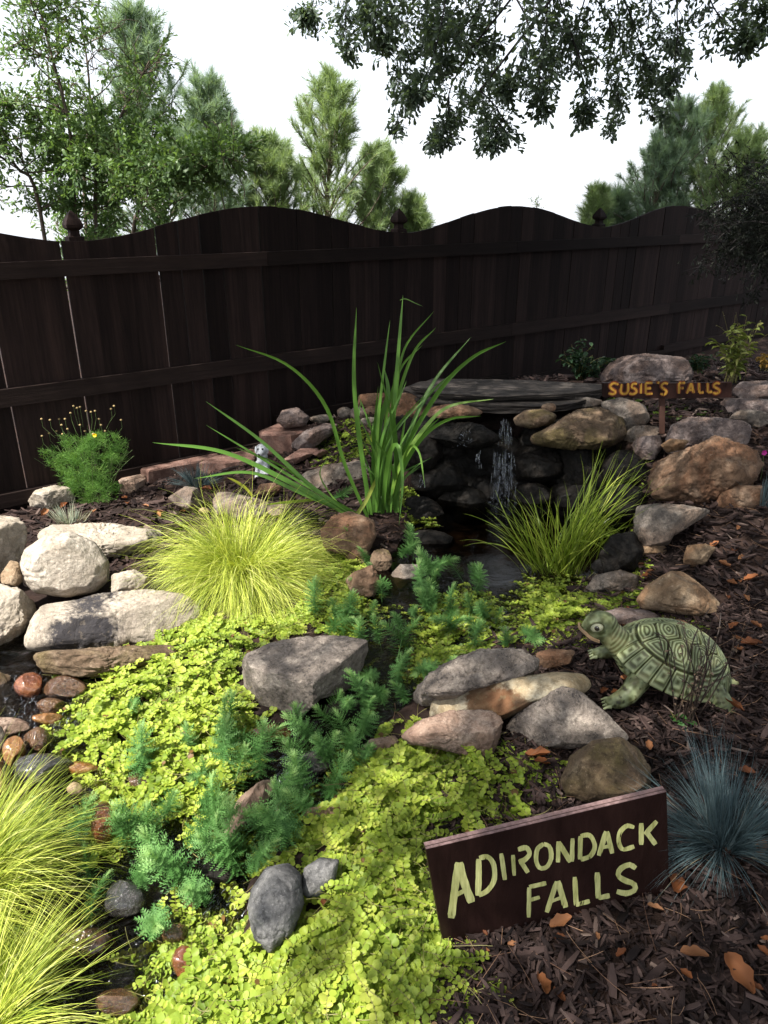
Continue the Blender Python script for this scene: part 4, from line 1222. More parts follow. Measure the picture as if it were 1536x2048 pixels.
# ------------------------------------------------------------------ white dog figurine
dp = at_t(527, 945)[0]
MAT['white'] = simple('chipped_white_paint', (.50, .52, .55), .5, .4, .3, 40)
dog = empty('dog_figurine', at_y(527, 948, dp[1]), 'small white painted dog figurine with dark nose beside the red block', 'garden statue')
caps = [(((0, 0, .02), (.045, .06, .02)), ((0, .02, .07), (.040, .05, .04))), (((0, .0, .10), (.036, .045, .035)), ((0, -.01, .15), .034)),
        (((0, -.015, .175), (.036, .038, .034)), ((0, -.015, .18), (.034, .036, .033))), (((-.004, -.045, .163), (.022, .02, .017)), ((-.008, -.068, .155), (.018, .016, .014))),
        (((-.028, -.035, .09), .015), ((-.034, -.06, .01), .013)), (((.028, -.035, .09), .015), ((.034, -.06, .01), .013)),
        (((-.034, -.068, .006), (.014, .02, .009)), ((-.034, -.072, .006), (.014, .02, .009))), (((.034, -.068, .006), (.014, .02, .009)), ((.034, -.072, .006), (.014, .02, .009)))]
me, co = fused('dog_body', caps, .005, 4)
put('body', me, dog, MAT['white'])
obj('nose', V0 * [.010, .008, .008] + [-.008, -.084, .158], F0, MAT['black'], dog, True)
for s_ in (1, -1):
    obj('ear', V0 * [.009, .014, .026] + [s_ * .036, -.008, .168], F0, MAT['white'], dog, True)
    obj('eye', V0 * [.0055, .004, .007] + [s_ * .015 - .002, -.049, .187], F0, MAT['black'], dog, True)

# ------------------------------------------------------------------ ground litter
MW_A = [(150,1330),(290,1300),(320,1270),(410,1240),(470,1245),(600,1225),(590,1270),(510,1280),(480,1310),(475,1380),(510,1430),(500,1500),(480,1580),(470,1640),(400,1660),(300,1640),
        (250,1600),(215,1550),(110,1525),(130,1480),(120,1440),(190,1400),(140,1360)]
MW_B = [(690,1500),(760,1490),(840,1460),(880,1490),(960,1520),(1030,1520),(1085,1560),(1060,1610),(1000,1640),(852,1700),(870,1800),(885,1880),(915,1920),(860,2000),(890,2100),
        (150,2130),(290,2040),(300,1950),(350,1905),(440,1850),(470,1900),(510,1915),(560,1890),(600,1850),(680,1770),(690,1720),(600,1700),(520,1705),(490,1760),(450,1770),(455,1720),(520,1660),(640,1600),(700,1560)]
MW_C = [(820,1380),(835,1300),(870,1250),(960,1240),(1030,1260),(1050,1215),(1110,1180),(1165,1185),(1270,1190),(1345,1215),(1340,1240),(1250,1235),(1180,1230),(1160,1260),(1170,1290),(1080,1298),(960,1295),(880,1330)]
MW_D = [(560,1250),(620,1200),(640,1120),(700,1100),(735,1130),(720,1170),(690,1190),(740,1200),(760,1250),(700,1280),(620,1250)]
def outside(px, py, polys):
    k = np.ones(np.shape(px), bool)
    for p in polys: k &= ~in_poly(px, py, p)
    return k
MAT['mulch'] = leaf_mat('shredded_bark', [(0, (.006, .004, .004)), (.35, (.020, .0125, .0115)), (.6, (.040, .025, .022)), (.85, (.075, .050, .044)), (1, (.16, .12, .10))], 0.0, .85, .2)
def chips(N, xr, yr, smin, smax, ok=None, lift=.012, seed=0, shade=0.0):
    rg = np.random.default_rng(seed)
    X, Y = rg.uniform(*xr, N), rg.uniform(*yr, N)
    d = poly_dist(X, Y, WPOLY)
    px, py = to_px(np.stack([X, Y, terr(X, Y)], -1))
    k = (d < -.02) & ((X - FA[0]) * (-FD[1]) + (Y - FA[1]) * FD[0] < -.03)
    if ok is not None: k &= ok(px, py)
    k &= ~in_poly(px, py, [(790,800),(1265,830),(1290,1110),(1180,1160),(820,1100)])
    X, Y = X[k], Y[k]; N = len(X)
    P = np.stack([X, Y, terr(X, Y) + rg.uniform(0, lift, N)], -1)
    tv = np.array([(-.5, -.5, 0), (.1, -.6, .2), (.55, -.2, -.1), (-.5, .4, 0), (0, .6, -.2), (.5, .35, .1)], float)
    top = tv * [1, .9, 1] + [0, 0, .5]; bot = tv * [.95, 1, 1] - [0, 0, .5]
    T = np.concatenate([top, bot])
    q = [(0, 1, 4, 3), (1, 2, 5, 4), (9, 10, 7, 6), (10, 11, 8, 7), (0, 6, 7, 1), (1, 7, 8, 2), (2, 8, 11, 5), (5, 11, 10, 4), (4, 10, 9, 3), (3, 9, 6, 0)]
    th = rg.uniform(0, 2 * np.pi, N)
    xd = np.stack([np.cos(th), np.sin(th), rg.normal(size=N) * .28], -1)
    M = basis(xd, norm(np.stack([rg.normal(size=N) * .35, rg.normal(size=N) * .35, np.ones(N)], -1)))
    L = rg.uniform(smin, smax, N) * np.where(rg.random(N) < .15, 1.7, 1); Wd = L * rg.uniform(.07, .30, N); Hh = L * rg.uniform(.05, .13, N)
    M = M * np.stack([L, Wd, Hh], -1)[:, None, :]
    r = np.clip(rg.beta(2.2, 2.6, N) + (rg.random(N) < .03) * .3 - shade, 0, 1)
    return scatter(T, np.array(q), P, M, r)
V, F, r_ = join(chips(26000, (-.1, 1.9), (.95, 2.5), .010, .042, lambda a, b: in_poly(a, b, [(870,1990),(900,1880),(840,1700),(930,1500),(1000,1250),(1700,1100),(2200,2400),(600,2400)]) , .022, 1),
               chips(12000, (.4, 3.2), (2.2, 4.6), .02, .06, lambda a, b: b > 600, .025, 2),
               chips(5200, (-2.6, .4), (3.2, 5.6), .03, .075, None, .02, 3),
               chips(3500, (1.0, 4.4), (4.2, 8.0), .05, .11, None, .03, 4))
obj('bark_mulch', V, F, MAT['mulch'], rnd=r_, kind='stuff', label='shredded dark brown bark mulch covering the beds')
# pine straw and thin twigs in the mulch
rg = np.random.default_rng(9)
N = 1500
X, Y = rg.uniform(-.1, 2.6, N), rg.uniform(.95, 4.2, N)
k = poly_dist(X, Y, WPOLY) < -.05; X, Y = X[k], Y[k]; N = len(X)
th = rg.uniform(0, 6.28, N)
P0 = np.stack([X, Y, terr(X, Y) + .018], -1)
path = grow(P0, np.stack([np.cos(th), np.sin(th), rg.normal(size=N) * .15 + .1], -1), rg.uniform(.04, .13, N), .03, 4, .15, rg)
V, F = tubes(path, np.full((N, 5), .0007), 3)
MAT['straw'] = leaf_mat('pine_straw', [(0, (.10, .05, .03)), (1, (.25, .15, .09))], 0, .8)
obj('pine_straw', V, F, MAT['straw'], rnd=np.repeat(rg.random(N), 15), kind='stuff', label='thin dry needles lying on the mulch')

# fallen leaves
MAT['deadleaf'] = leaf_mat('dry_oak_leaf', [(0, (.10, .035, .015)), (.5, (.20, .070, .024)), (1, (.26, .125, .06))], .15, .7, .25, (1.2, .9, .6))
def dead_leaf(px, py, wpx, ang, label, seed, curl=.7, group='fallen dry leaves'):
    rg = np.random.default_rng(seed)
    P = at_t(px, py)[0]
    L = .7 * wpx / FPX * np.linalg.norm(P - EYE)
    n, m = 9, 5
    u, v = np.meshgrid(np.linspace(0, 1, n), np.linspace(-1, 1, m), indexing='ij')
    wdt = .26 * np.sin(np.pi * np.clip(u * .92 + .06, 0, 1)) ** .8 * (1 + .18 * np.sin(u * 15 + rg.uniform(0, 6)))
    x = (u - .5) * L; y = v * wdt * L
    z = curl * L * (.5 * v ** 2 * wdt * 2.2 + .35 * (u - .5) ** 2 * rg.uniform(.3, 1.6)) + .03 * L * np.sin(u * 9 + v * 3 + seed)
    i = np.arange(n - 1)[:, None] * m + np.arange(m - 1)[None]
    F = np.stack([i, i + m, i + m + 1, i + 1], -1).reshape(-1, 4)
    o = obj('fallen_leaf', np.stack([x, y, z], -1), F, MAT['deadleaf'], smooth=True, rnd=np.full(n * m, rg.random()), label=label, cat='leaf', group=group)
    o.location = Vector(P) + Vector((0, 0, .03))
    o.rotation_euler = (rg.uniform(-.35, .35), rg.uniform(-.35, .35), R(ang))
    return o
DL = [(1120,1862,58,15,'curled orange leaf lying just below the middle of the brown board sign'),(1307,1834,36,-20,'orange leaf half buried below the right end of the brown board sign'),
 (1075,1526,66,-12,'reddish brown leaf between the diamond rock and the round boulder'),(1083,1541,48,10,'second brown leaf lying just under the reddish one by the round boulder'),
 (1296,1507,34,80,'small leaf stuck on the right shoulder of the round tan boulder'),(1348,1790,75,62,'long brown leaf leaning against the right end of the brown board sign'),
 (1474,1966,90,-72,'long orange leaf at the lower right of the mulch'),(1385,1928,62,-8,'flat tan leaf left of the long orange leaf in the lower right mulch'),
 (1083,1988,62,-85,'narrow upright orange leaf in the mulch at the bottom'),(1115,2010,40,-60,'small curled orange leaf at the bottom of the mulch'),
 (1520,1715,46,50,'pale brown leaf under the blue fescue at the right edge'),(1255,1375,44,-30,'red brown leaf in the litter below the turtle belly'),
 (1237,1402,46,10,'crumpled bright orange leaf below the turtle'),(1206,1397,34,50,'small orange leaf by the yellow tan rock below the turtle'),
 (1430,1408,60,20,'orange brown leaf right of the twiggy plant'),(1462,1425,56,-35,'long orange leaf right of the twiggy plant and above the fescue'),
 (1465,1267,38,40,'coral orange leaf on the mulch right of the turtle'),(1500,1302,52,-5,'thin reddish leaf at the right of the turtle'),(1475,1293,32,-35,'small tan leaf right of the turtle'),
 (1068,1280,30,60,'rusty leaf caught in the creeping leaves behind the craggy boulder'),(652,1818,40,80,'brown leaf lying in the sunlit creeping leaves'),
 (215,1905,56,-12,'orange brown leaf on the wet stone beside the bottom left grass'),(400,1275,34,30,'orange leaf above the long stained rock end'),
 (455,1690,30,45,'brown leaf in the stream below the plumes'),(700,1955,36,70,'brown leaf half hidden in the bottom creeping leaves'),(1460,1715,30,10,'tan leaf under the fescue tuft'),
 (1500,1170,40,15,'pinkish leaf on the dark mulch at the right edge'),(1490,1560,44,0,'pale curled leaf behind the fescue tuft'),(968,1920,26,10,'tiny tan leaf in the mulch near the left end of the board sign')]
for i, (a, b, w_, an, lb) in enumerate(DL): dead_leaf(a, b, w_, an, lb, i + 3)
rg = np.random.default_rng(77)
for i in range(46):
    if i < 26: a, b, lb, g_ = rg.uniform(1180, 1530), rg.uniform(1060, 1330), 'small dry leaf scattered on the shaded mulch of the right slope', 'dry leaves on the right slope'
    elif i < 36: a, b, lb, g_ = rg.uniform(930, 1530), rg.uniform(1880, 2040), 'small dry leaf among the bark chips at the bottom right', 'dry leaves in the bottom right mulch'
    else: a, b, lb, g_ = rg.uniform(40, 420), rg.uniform(985, 1045), 'small reddish dry leaf on the left bed by the fence', 'dry leaves on the left bed'
    dead_leaf(a, b, rg.uniform(16, 34), rg.uniform(0, 180), lb, 200 + i, .9, g_)

# ------------------------------------------------------------------ creeping jenny
MAT['jenny'] = leaf_mat('golden_creeping_leaf', [(0, (.16, .09, .03)), (.035, (.05, .09, .014)), (.35, (.20, .29, .035)), (.7, (.34, .42, .055)), (1, (.47, .50, .10))], .36, .5, .3, (1.05, 1.1, .65))
MAT['stem'] = leaf_mat('olive_stem', [(0, (.14, .13, .04)), (1, (.22, .2, .07))], .1, .6)
_n = 8
_a = np.arange(_n) * 2 * np.pi / _n
DISC = np.vstack([[0.5, 0, -.06], np.stack([.5 + .5 * np.cos(_a), .5 * np.sin(_a) * 1.04, .05 + .06 * np.abs(np.sin(_a)) + 0 * _a], -1)])
DISC[5, 2] = -.03
DISCF = np.array([(0, 1 + i, 1 + (i + 1) % _n) for i in range(_n)])
def jenny(polys, n, size, mound, label, seed, nodes=(7, 15), gap=.011, far=None, tone=0.0, name='creeping_jenny'):
    rg = np.random.default_rng(seed)
    polys = [np.array(p, float) for p in (polys if isinstance(polys[0][0], (list, tuple)) else [polys])]
    pxs, pys = [], []
    area = np.array([np.ptp(p[:, 0]) * np.ptp(p[:, 1]) for p in polys]); 
    for p, ar in zip(polys, area / area.sum()):
        need = int(n * ar) + 1; got = 0
        while got < need:
            a, b = rg.uniform(p[:, 0].min(), p[:, 0].max(), 4000), rg.uniform(p[:, 1].min(), p[:, 1].max(), 4000)
            # even on the ground, not in the picture: nearer rows get fewer
            acc = (rg.random(4000) < (b.max() * 0 + ((700 / np.maximum(b - 400, 50)) ** 2).clip(.12, 1) / ((700 / max(p[:, 1].min() - 400, 50)) ** 2).clip(.12, 1)))
            k = in_poly(a, b, p) & acc
            a, b = a[k][:need - got], b[k][:need - got]
            pxs.append(a); pys.append(b); got += len(a)
    px, py = np.concatenate(pxs), np.concatenate(pys)
    n = len(px)
    P = at_t(px, py)
    ed = np.max([poly_dist(px, py, p) for p in polys], 0) if len(polys) < 3 else np.full(n, 40.)
    m = mound * sstep(0, 60, ed) if mound > .02 else np.full(n, mound)
    lump = np.clip(.75 + 1.9 * perlin(P * [9, 9, 0] + seed) + 1.2 * perlin(P * [21, 21, 0] + seed), .12, 2.1)
    h0 = np.clip(rg.random(n) ** .7 * m * lump, .004, None)
    K = nodes[1]
    cnt = rg.integers(nodes[0], nodes[1] + 1, n)
    th = rg.uniform(0, 2 * np.pi, n)
    dr = np.stack([np.cos(th), np.sin(th) - .35], -1); dr = norm(dr)
    turn = rg.normal(size=n) * .12
    xy = P[:, :2].copy()
    path = np.zeros((n, K, 3))
    h = h0.copy()
    g_ = gap * rg.uniform(.75, 1.2, n) * size / .009
    for k in range(K):
        path[:, k, :2] = xy
        hh = h + .0015 * np.maximum(k - cnt * .5, 0)
        base = np.maximum(terr(xy[:, 0], xy[:, 1]), water_z(xy[:, 0], xy[:, 1]) - .01 + 0 * h)
        path[:, k, 2] = base + hh
        c_, s_ = np.cos(turn), np.sin(turn)
        dr = np.stack([dr[:, 0] * c_ - dr[:, 1] * s_, dr[:, 0] * s_ + dr[:, 1] * c_], -1)
        xy = xy + dr * g_[:, None]
    # smooth heights along stems
    for _ in range(3): path[:, 1:-1, 2] = (path[:, :-2, 2] + path[:, 1:-1, 2] * 2 + path[:, 2:, 2]) / 4
    tang = norm(np.gradient(path, axis=1))
    kk = np.arange(K)[None] < cnt[:, None]
    Pn, Tn = path[kk], tang[kk]
    idx = np.repeat(np.arange(n), K).reshape(n, K)[kk]
    fr = (np.arange(K)[None] / cnt[:, None])[kk]
    Vs = []
    tone_s = rg.normal(size=n) * .10 + .24 * (perlin(P * [4, 4, 0] + seed * 1.3)) + tone
    for sg in (1, -1):
        up = norm(np.stack([rg.normal(size=len(Pn)) * .38, rg.normal(size=len(Pn)) * .38 - .15, np.ones(len(Pn))], -1))
        side = norm(np.cross([0, 0, 1], Tn)) * sg
        x = norm(side + Tn * rg.uniform(-.1, .45, len(Pn))[:, None] + np.array([0, 0, 1]) * rg.uniform(-.1, .5, len(Pn))[:, None])
        M = basis(x, up)
        s_ = size * 2 * (1 - .55 * np.maximum(fr - .7, 0) / .3) * rg.uniform(.62, 1.2, len(Pn))
        M = M * (s_[:, None] * np.stack([np.ones(len(Pn)), rg.uniform(.72, 1.1, len(Pn)), rg.uniform(-1.2, 3.0, len(Pn))], -1))[:, None, :]
        r = np.clip(.5 + tone_s[idx] + rg.normal(size=len(Pn)) * .08 + .18 * (fr > .8) + .35 * (h0[idx] / (mound + .01) - .5) * .3, .04, 1)  # lower stems toned darker: shade inside the mound put into leaf colour
        r = np.where(rg.random(len(r)) < .006, 0.0, r)
        Vs.append(scatter(DISC, DISCF, Pn, M, r))
    V, F, r_ = join(*Vs)
    o = obj(name, V, F, MAT['jenny'], rnd=r_, smooth=True, kind='stuff', label=label)
    Vt, Ft = tubes(path, np.full((n, K), .0008), 3)
    st = obj('stem', Vt, Ft, MAT['stem'], o, rnd=np.repeat(rg.random(n), K * 3), kind='stuff')
    return o
jenny(MW_A, 680, .0092, .08, 'sunlit golden creeping leaves between the long stained rock and the stream', 31, tone=.05)
jenny(MW_B, 860, .0090, .06, 'golden creeping leaves spilling around the brown board sign at the bottom', 32, tone=.02)
jenny(MW_C, 980, .0088, .06, 'golden creeping leaves between the pool and the craggy boulder', 33, (6, 12))
jenny(MW_D, 260, .0085, .05, 'creeping leaves below the yellow grass beside the cube shaped rock', 34, (6, 11), tone=-.05)
jenny([(790,1000),(810,975),(850,1010),(870,1060),(850,1100),(815,1060)], 60, .009, .10, 'creeping leaves hanging beside the tall iris at the pool', 35, (4, 9), tone=.0)
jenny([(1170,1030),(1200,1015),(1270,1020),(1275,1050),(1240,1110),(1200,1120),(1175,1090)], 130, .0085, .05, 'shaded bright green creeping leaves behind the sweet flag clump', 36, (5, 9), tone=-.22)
jenny([(1262,1125),(1285,1115),(1300,1122),(1280,1145),(1265,1150)], 12, .009, .04, 'single sprig of creeping leaves by the tapering stone', 37, (4, 7))
jenny([(1400,1235),(1418,1240),(1415,1265),(1395,1262)], 12, .008, .03, 'tiny sprig of creeping leaves behind the turtle shell', 38, (4, 6))
jenny([[(200,1590),(260,1600),(300,1680),(260,1760),(200,1800),(160,1740)], [(440,1860),(490,1850),(500,1880),(450,1900)]], 70, .0085, .05, 'creeping leaves growing over the stream under the pale plumes', 39, (4, 9), tone=.12)
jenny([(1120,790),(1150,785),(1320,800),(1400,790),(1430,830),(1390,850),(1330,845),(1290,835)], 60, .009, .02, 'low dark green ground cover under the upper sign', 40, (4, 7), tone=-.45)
# stonecrop on the left terrace: much finer leaves
jenny([(618,910),(640,880),(670,850),(700,838),(745,850),(760,880),(750,905),(700,925),(640,932),(610,925)], 520, .0058, .03, 'fine yellow green stonecrop mat on the terrace left of the iris', 41, (4, 7), tone=-.12, name='stonecrop')
# ------------------------------------------------------------------ grasses
MAT['sedge'] = leaf_mat('golden_sedge', [(0, (.10, .15, .02)), (.35, (.30, .38, .045)), (.7, (.58, .62, .12)), (1, (.76, .72, .32))], .3, .45, .35, (1.1, 1.1, .5))
MAT['iris'] = leaf_mat('iris_blade', [(0, (.04, .10, .02)), (.5, (.10, .22, .035)), (.85, (.20, .33, .055)), (1, (.38, .40, .08))], .3, .4, .4)
MAT['acorus'] = leaf_mat('sweet_flag_blade', [(0, (.08, .13, .015)), (.5, (.22, .31, .035)), (1, (.46, .50, .10))], .35, .4, .4)
MAT['fescue'] = leaf_mat('blue_fescue_blade', [(0, (.045, .075, .08)), (.6, (.095, .145, .155)), (.9, (.17, .22, .225)), (1, (.28, .25, .17))], .2, .5, .3, (1, 1, 1))
def tuft(name, P, n, L, wd, up, droop, mat, label, cat='grass tuft', seed=0, K=9, bias=(0, 0), spread=.05, curl=.03, upr=.35, group=None, lean=None):
    rg = np.random.default_rng(seed)
    nc = max(12, n // 45)
    ci = rg.integers(0, nc, n)
    th = rg.uniform(0, 2 * np.pi, nc)[ci] + rg.normal(size=n) * .16
    r = spread * np.sqrt(rg.random(n))
    b = np.stack([np.cos(th) * r, np.sin(th) * r, np.zeros(n)], -1)
    el = np.clip(rg.uniform(up - upr, up + upr, nc)[ci] + rg.normal(size=n) * .12, -.1, 1.5)
    d = np.stack([np.cos(th) * np.cos(el) + bias[0], np.sin(th) * np.cos(el) + bias[1], np.sin(el)], -1)
    ln = L * rg.uniform(.7, 1.1, nc)[ci] * rg.uniform(.5, 1.05, n)
    path = grow(b, d, ln, droop * (rg.uniform(.4, 1.6, nc)[ci] * rg.uniform(.6, 1.4, n)), K, curl, rg)
    # keep the blades from sinking into the ground
    gxy = terr(path[..., 0] + P[0], path[..., 1] + P[1]) - P[2]
    path[..., 2] = np.maximum(path[..., 2], gxy + .004 + .03 * rg.random(n)[:, None] * np.linspace(0, 1, K + 1))
    sd = path_side(path, rg.uniform(-.9, .9, n))
    tp_ = np.interp(np.linspace(0, 1, K + 1), [0, .15, .6, 1], [.7, 1, .85, .08])
    V, F = ribbons(path, wd * rg.uniform(.7, 1.25, n)[:, None] * tp_[None], sd)
    rnd = np.clip(rg.normal(.45, .2, n) + rg.normal(size=nc)[ci] * .12, 0, 1)
    o = empty(name, P, label, cat, group)
    obj('foliage', V, F, mat, o, True, rnd=np.repeat(rnd, 2 * (K + 1)), kind='stuff')
    return o
P1 = at_z(490, 1152, -.03)
o = tuft('golden_sedge', P1, 6400, .55, .0019, .50, .36, MAT['sedge'], 'big fountain of thin golden yellow grass between the pale boulders and the iris', seed=51, spread=.09, curl=.10, upr=.66, bias=(.30, -.02))
rg = np.random.default_rng(5)
P2 = at_z(-90, 1830, -.12)
o = tuft('golden_sedge', P2, 4600, .47, .0019, .75, .28, MAT['sedge'], 'blown out golden yellow grass clump cut off by the bottom left corner', seed=52, spread=.07, curl=.05, upr=.6)
P3 = at_z(-60, 2090, -.12)
o = tuft('golden_sedge', P3, 2000, .34, .0019, .75, .28, MAT['sedge'], 'second golden grass clump at the very bottom of the left corner', seed=53, spread=.06, curl=.05, upr=.6)
P5 = at_z(1445, 1690, .02)
o = tuft('blue_fescue', P5, 1700, .31, .0016, .95, .10, MAT['fescue'], 'spiky steel blue fescue tuft behind the right end of the brown board sign', seed=54, spread=.035, curl=.04, upr=.62)
P6 = at_t(395, 975)[0]
tuft('blue_fescue', P6, 420, .20, .0022, .9, .12, MAT['fescue'], 'small dull blue fescue tuft in front of the dark red retaining block', seed=55, spread=.04, upr=.6)
P7 = at_t(140, 1052)[0]
tuft('blue_fescue', P7, 260, .15, .0022, .8, .12, leaf_mat('bleached_fescue', [(0, (.12, .17, .13)), (.5, (.25, .28, .2)), (1, (.45, .38, .27))], .2), 'low bleached fescue tuft behind the flat pale slab', seed=56, spread=.07, upr=.6)
P8 = at_t(1525, 1010)[0]
tuft('grass_tuft', P8, 160, .2, .0025, .9, .12, MAT['fescue'], 'dull green leaves beside the biggest boulder at the right edge', seed=57, spread=.05, upr=.6)

def blade(pxs, Y0_, Y1_, wd, r, parent, taper=None, fold=.35):
    """one long leaf: photo path from root to tip, root at distance Y0_ and tip at Y1_"""
    m = spline(pxs, 22)
    t_ = np.linspace(0, 1, 22)
    P = at_y(m[:, 0], m[:, 1], Y0_ + (Y1_ - Y0_) * t_)
    c = P
    tg = norm(np.gradient(c, axis=0))
    sd = norm(np.cross(tg, norm(EYE - c)))
    nn = np.cross(sd, tg)
    a = fold
    w_ = wd * (taper if taper is not None else np.interp(t_, [0, .1, .5, .85, 1], [.75, .95, 1, .55, .03]))
    sd2 = sd * math.cos(.5) + nn * math.sin(.5) * (1 if r[0] > .5 else -1)
    L = c - sd2 * (w_ / 2)[:, None]; Rr = c + sd2 * (w_ / 2)[:, None]; Mid = c - nn * (w_ * .18)[:, None]
    V = np.stack([L, Mid, Rr], 1).reshape(-1, 3)
    k = np.arange(21) * 3
    F = np.concatenate([np.stack([k, k + 1, k + 4, k + 3], -1), np.stack([k + 1, k + 2, k + 5, k + 4], -1)])
    o_ = np.array(parent.location)
    return obj('leaf', V - o_, F, MAT['iris'], parent, True, rnd=np.full(len(V), r[1]))
ib = at_z(748, 1035, .04); YB = ib[1]
iris = empty('tall_iris', ib, 'tall clump of long green sword leaves arching over the pool in front of the fence', 'plant')
bl = [([(735,1035),(690,930),(650,810),(575,730),(472,690)], -.1, .013, .45), ([(742,1030),(722,900),(708,760),(713,615)], 0, .017, .35), ([(772,1010),(785,860),(797,700),(806,590)], .1, .015, .4),
 ([(700,1025),(620,970),(520,880),(412,803)], -.2, .014, .3), ([(705,1035),(600,975),(450,905),(305,885)], -.3, .017, .4), ([(690,1015),(610,970),(520,915),(412,850)], -.05, .010, .3),
 ([(700,1030),(600,985),(500,945),(388,957)], -.35, .013, .35), ([(775,1000),(790,820),(808,700),(868,622)], .25, .010, .55), ([(770,1020),(810,900),(880,780),(945,715),(1012,683)], .1, .016, .45),
 ([(775,1000),(820,860),(870,760),(942,674)], .3, .014, .35), ([(778,1010),(800,930),(850,855),(900,812),(988,798)], -.1, .014, .75), ([(785,1010),(810,930),(850,870),(900,838),(962,832)], -.2, .013, .5),
 ([(765,1000),(785,840),(825,710),(872,655)], .15, .012, .55), ([(765,1030),(772,950),(782,900),(797,895),(805,960),(798,1050)], -.35, .016, .5), ([(748,1010),(752,880),(765,760),(780,640)], .05, .012, .35),
 ([(752,960),(730,1005),(705,1040),(694,1052)], -.45, .014, .95), ([(790,1000),(815,900),(838,905),(850,975)], -.2, .009, .6), ([(760,1015),(770,850),(800,740),(845,690)], .2, .011, .55),
 ([(780,1005),(815,880),(850,800),(905,745)], .25, .014, .35), ([(755,1020),(758,860),(776,790),(770,740)], .1, .020, .4), ([(735,1030),(730,950),(715,860),(722,800)], .1, .013, .3),
 ([(790,1015),(800,950),(832,880),(880,835)], .0, .017, .4), ([(640,998),(600,1002),(560,1006),(528,1010)], -.3, .010, .9), ([(505,992),(490,975),(470,962),(454,955)], -.3, .010, 1.0),
 ([(720,1030),(640,985),(560,930),(470,895)], -.1, .009, .3), ([(800,600),(812,598),(830,606),(846,613)], .1, .003, .6), ([(700,1020),(670,1000),(640,950),(655,915)], .1, .006, .6)]
for i, (p, dy, wd, r) in enumerate(bl): blade(p, YB, YB + dy, wd * 1.65, (rg.random(), r), iris)
for i in range(26):
    bx = rg.uniform(742, 800); tx = bx + rg.normal() * 55 + 15; ty = rg.uniform(720, 930)
    blade([(bx, 1025), ((bx * 1.6 + tx * .4) / 2, 1025 - (1025 - ty) * .55), (tx, ty)], YB + rg.uniform(-.05, .05), YB + rg.uniform(-.15, .2), rg.uniform(.012, .02), (rg.random(), rg.uniform(.2, .6)), iris)

# sweet flag at the right of the pool
ab = at_z(1118, 1148, -.02)
P = ab
def flag(n, base, th0, th1, e0, e1, L, seed, sp_):
    rg = np.random.default_rng(seed)
    th = rg.uniform(th0, th1, n); el = rg.uniform(e0, e1, n)
    b = base + np.stack([rg.normal(size=n) * sp_, rg.normal(size=n) * sp_ * .5, np.zeros(n)], -1)
    d = np.stack([np.cos(th) * np.cos(el), np.sin(th) * np.cos(el), np.sin(el)], -1)
    path = grow(b, d, L * rg.uniform(.55, 1.08, n), .13, 11, .05, rg)
    return path, rg
pth = [flag(120, np.array([.02, 0, 0]), -.9, .9, .95, 1.35, .66, 1, .05)[0], flag(95, np.array([-.04, 0, 0]), 2.3, 4.0, .75, 1.3, .46, 2, .05)[0], flag(50, np.array([0, 0, 0]), 0, 6.28, .9, 1.5, .46, 3, .06)[0],
       flag(10, np.array([.06, -.03, 0]), -.3, .3, 1.2, 1.5, .34, 4, .02)[0]]
path = np.concatenate(pth); n = len(path)
sd = path_side(path, rg.uniform(-.8, .8, n))
V, F = ribbons(path, .0052 * rg.uniform(.6, 1.25, n)[:, None] * np.interp(np.linspace(0, 1, 12), [0, .2, .7, 1], [.7, 1, .8, .05]), sd)
ac = empty('sweet_flag', ab, 'arching clump of yellow green striped sweet flag standing in the dark pool', 'plant')
rn_ = np.clip(rg.normal(.5, .2, n), 0, 1)
obj('foliage', V, F, MAT['acorus'], ac, True, rnd=np.repeat(rn_, 24), kind='stuff')

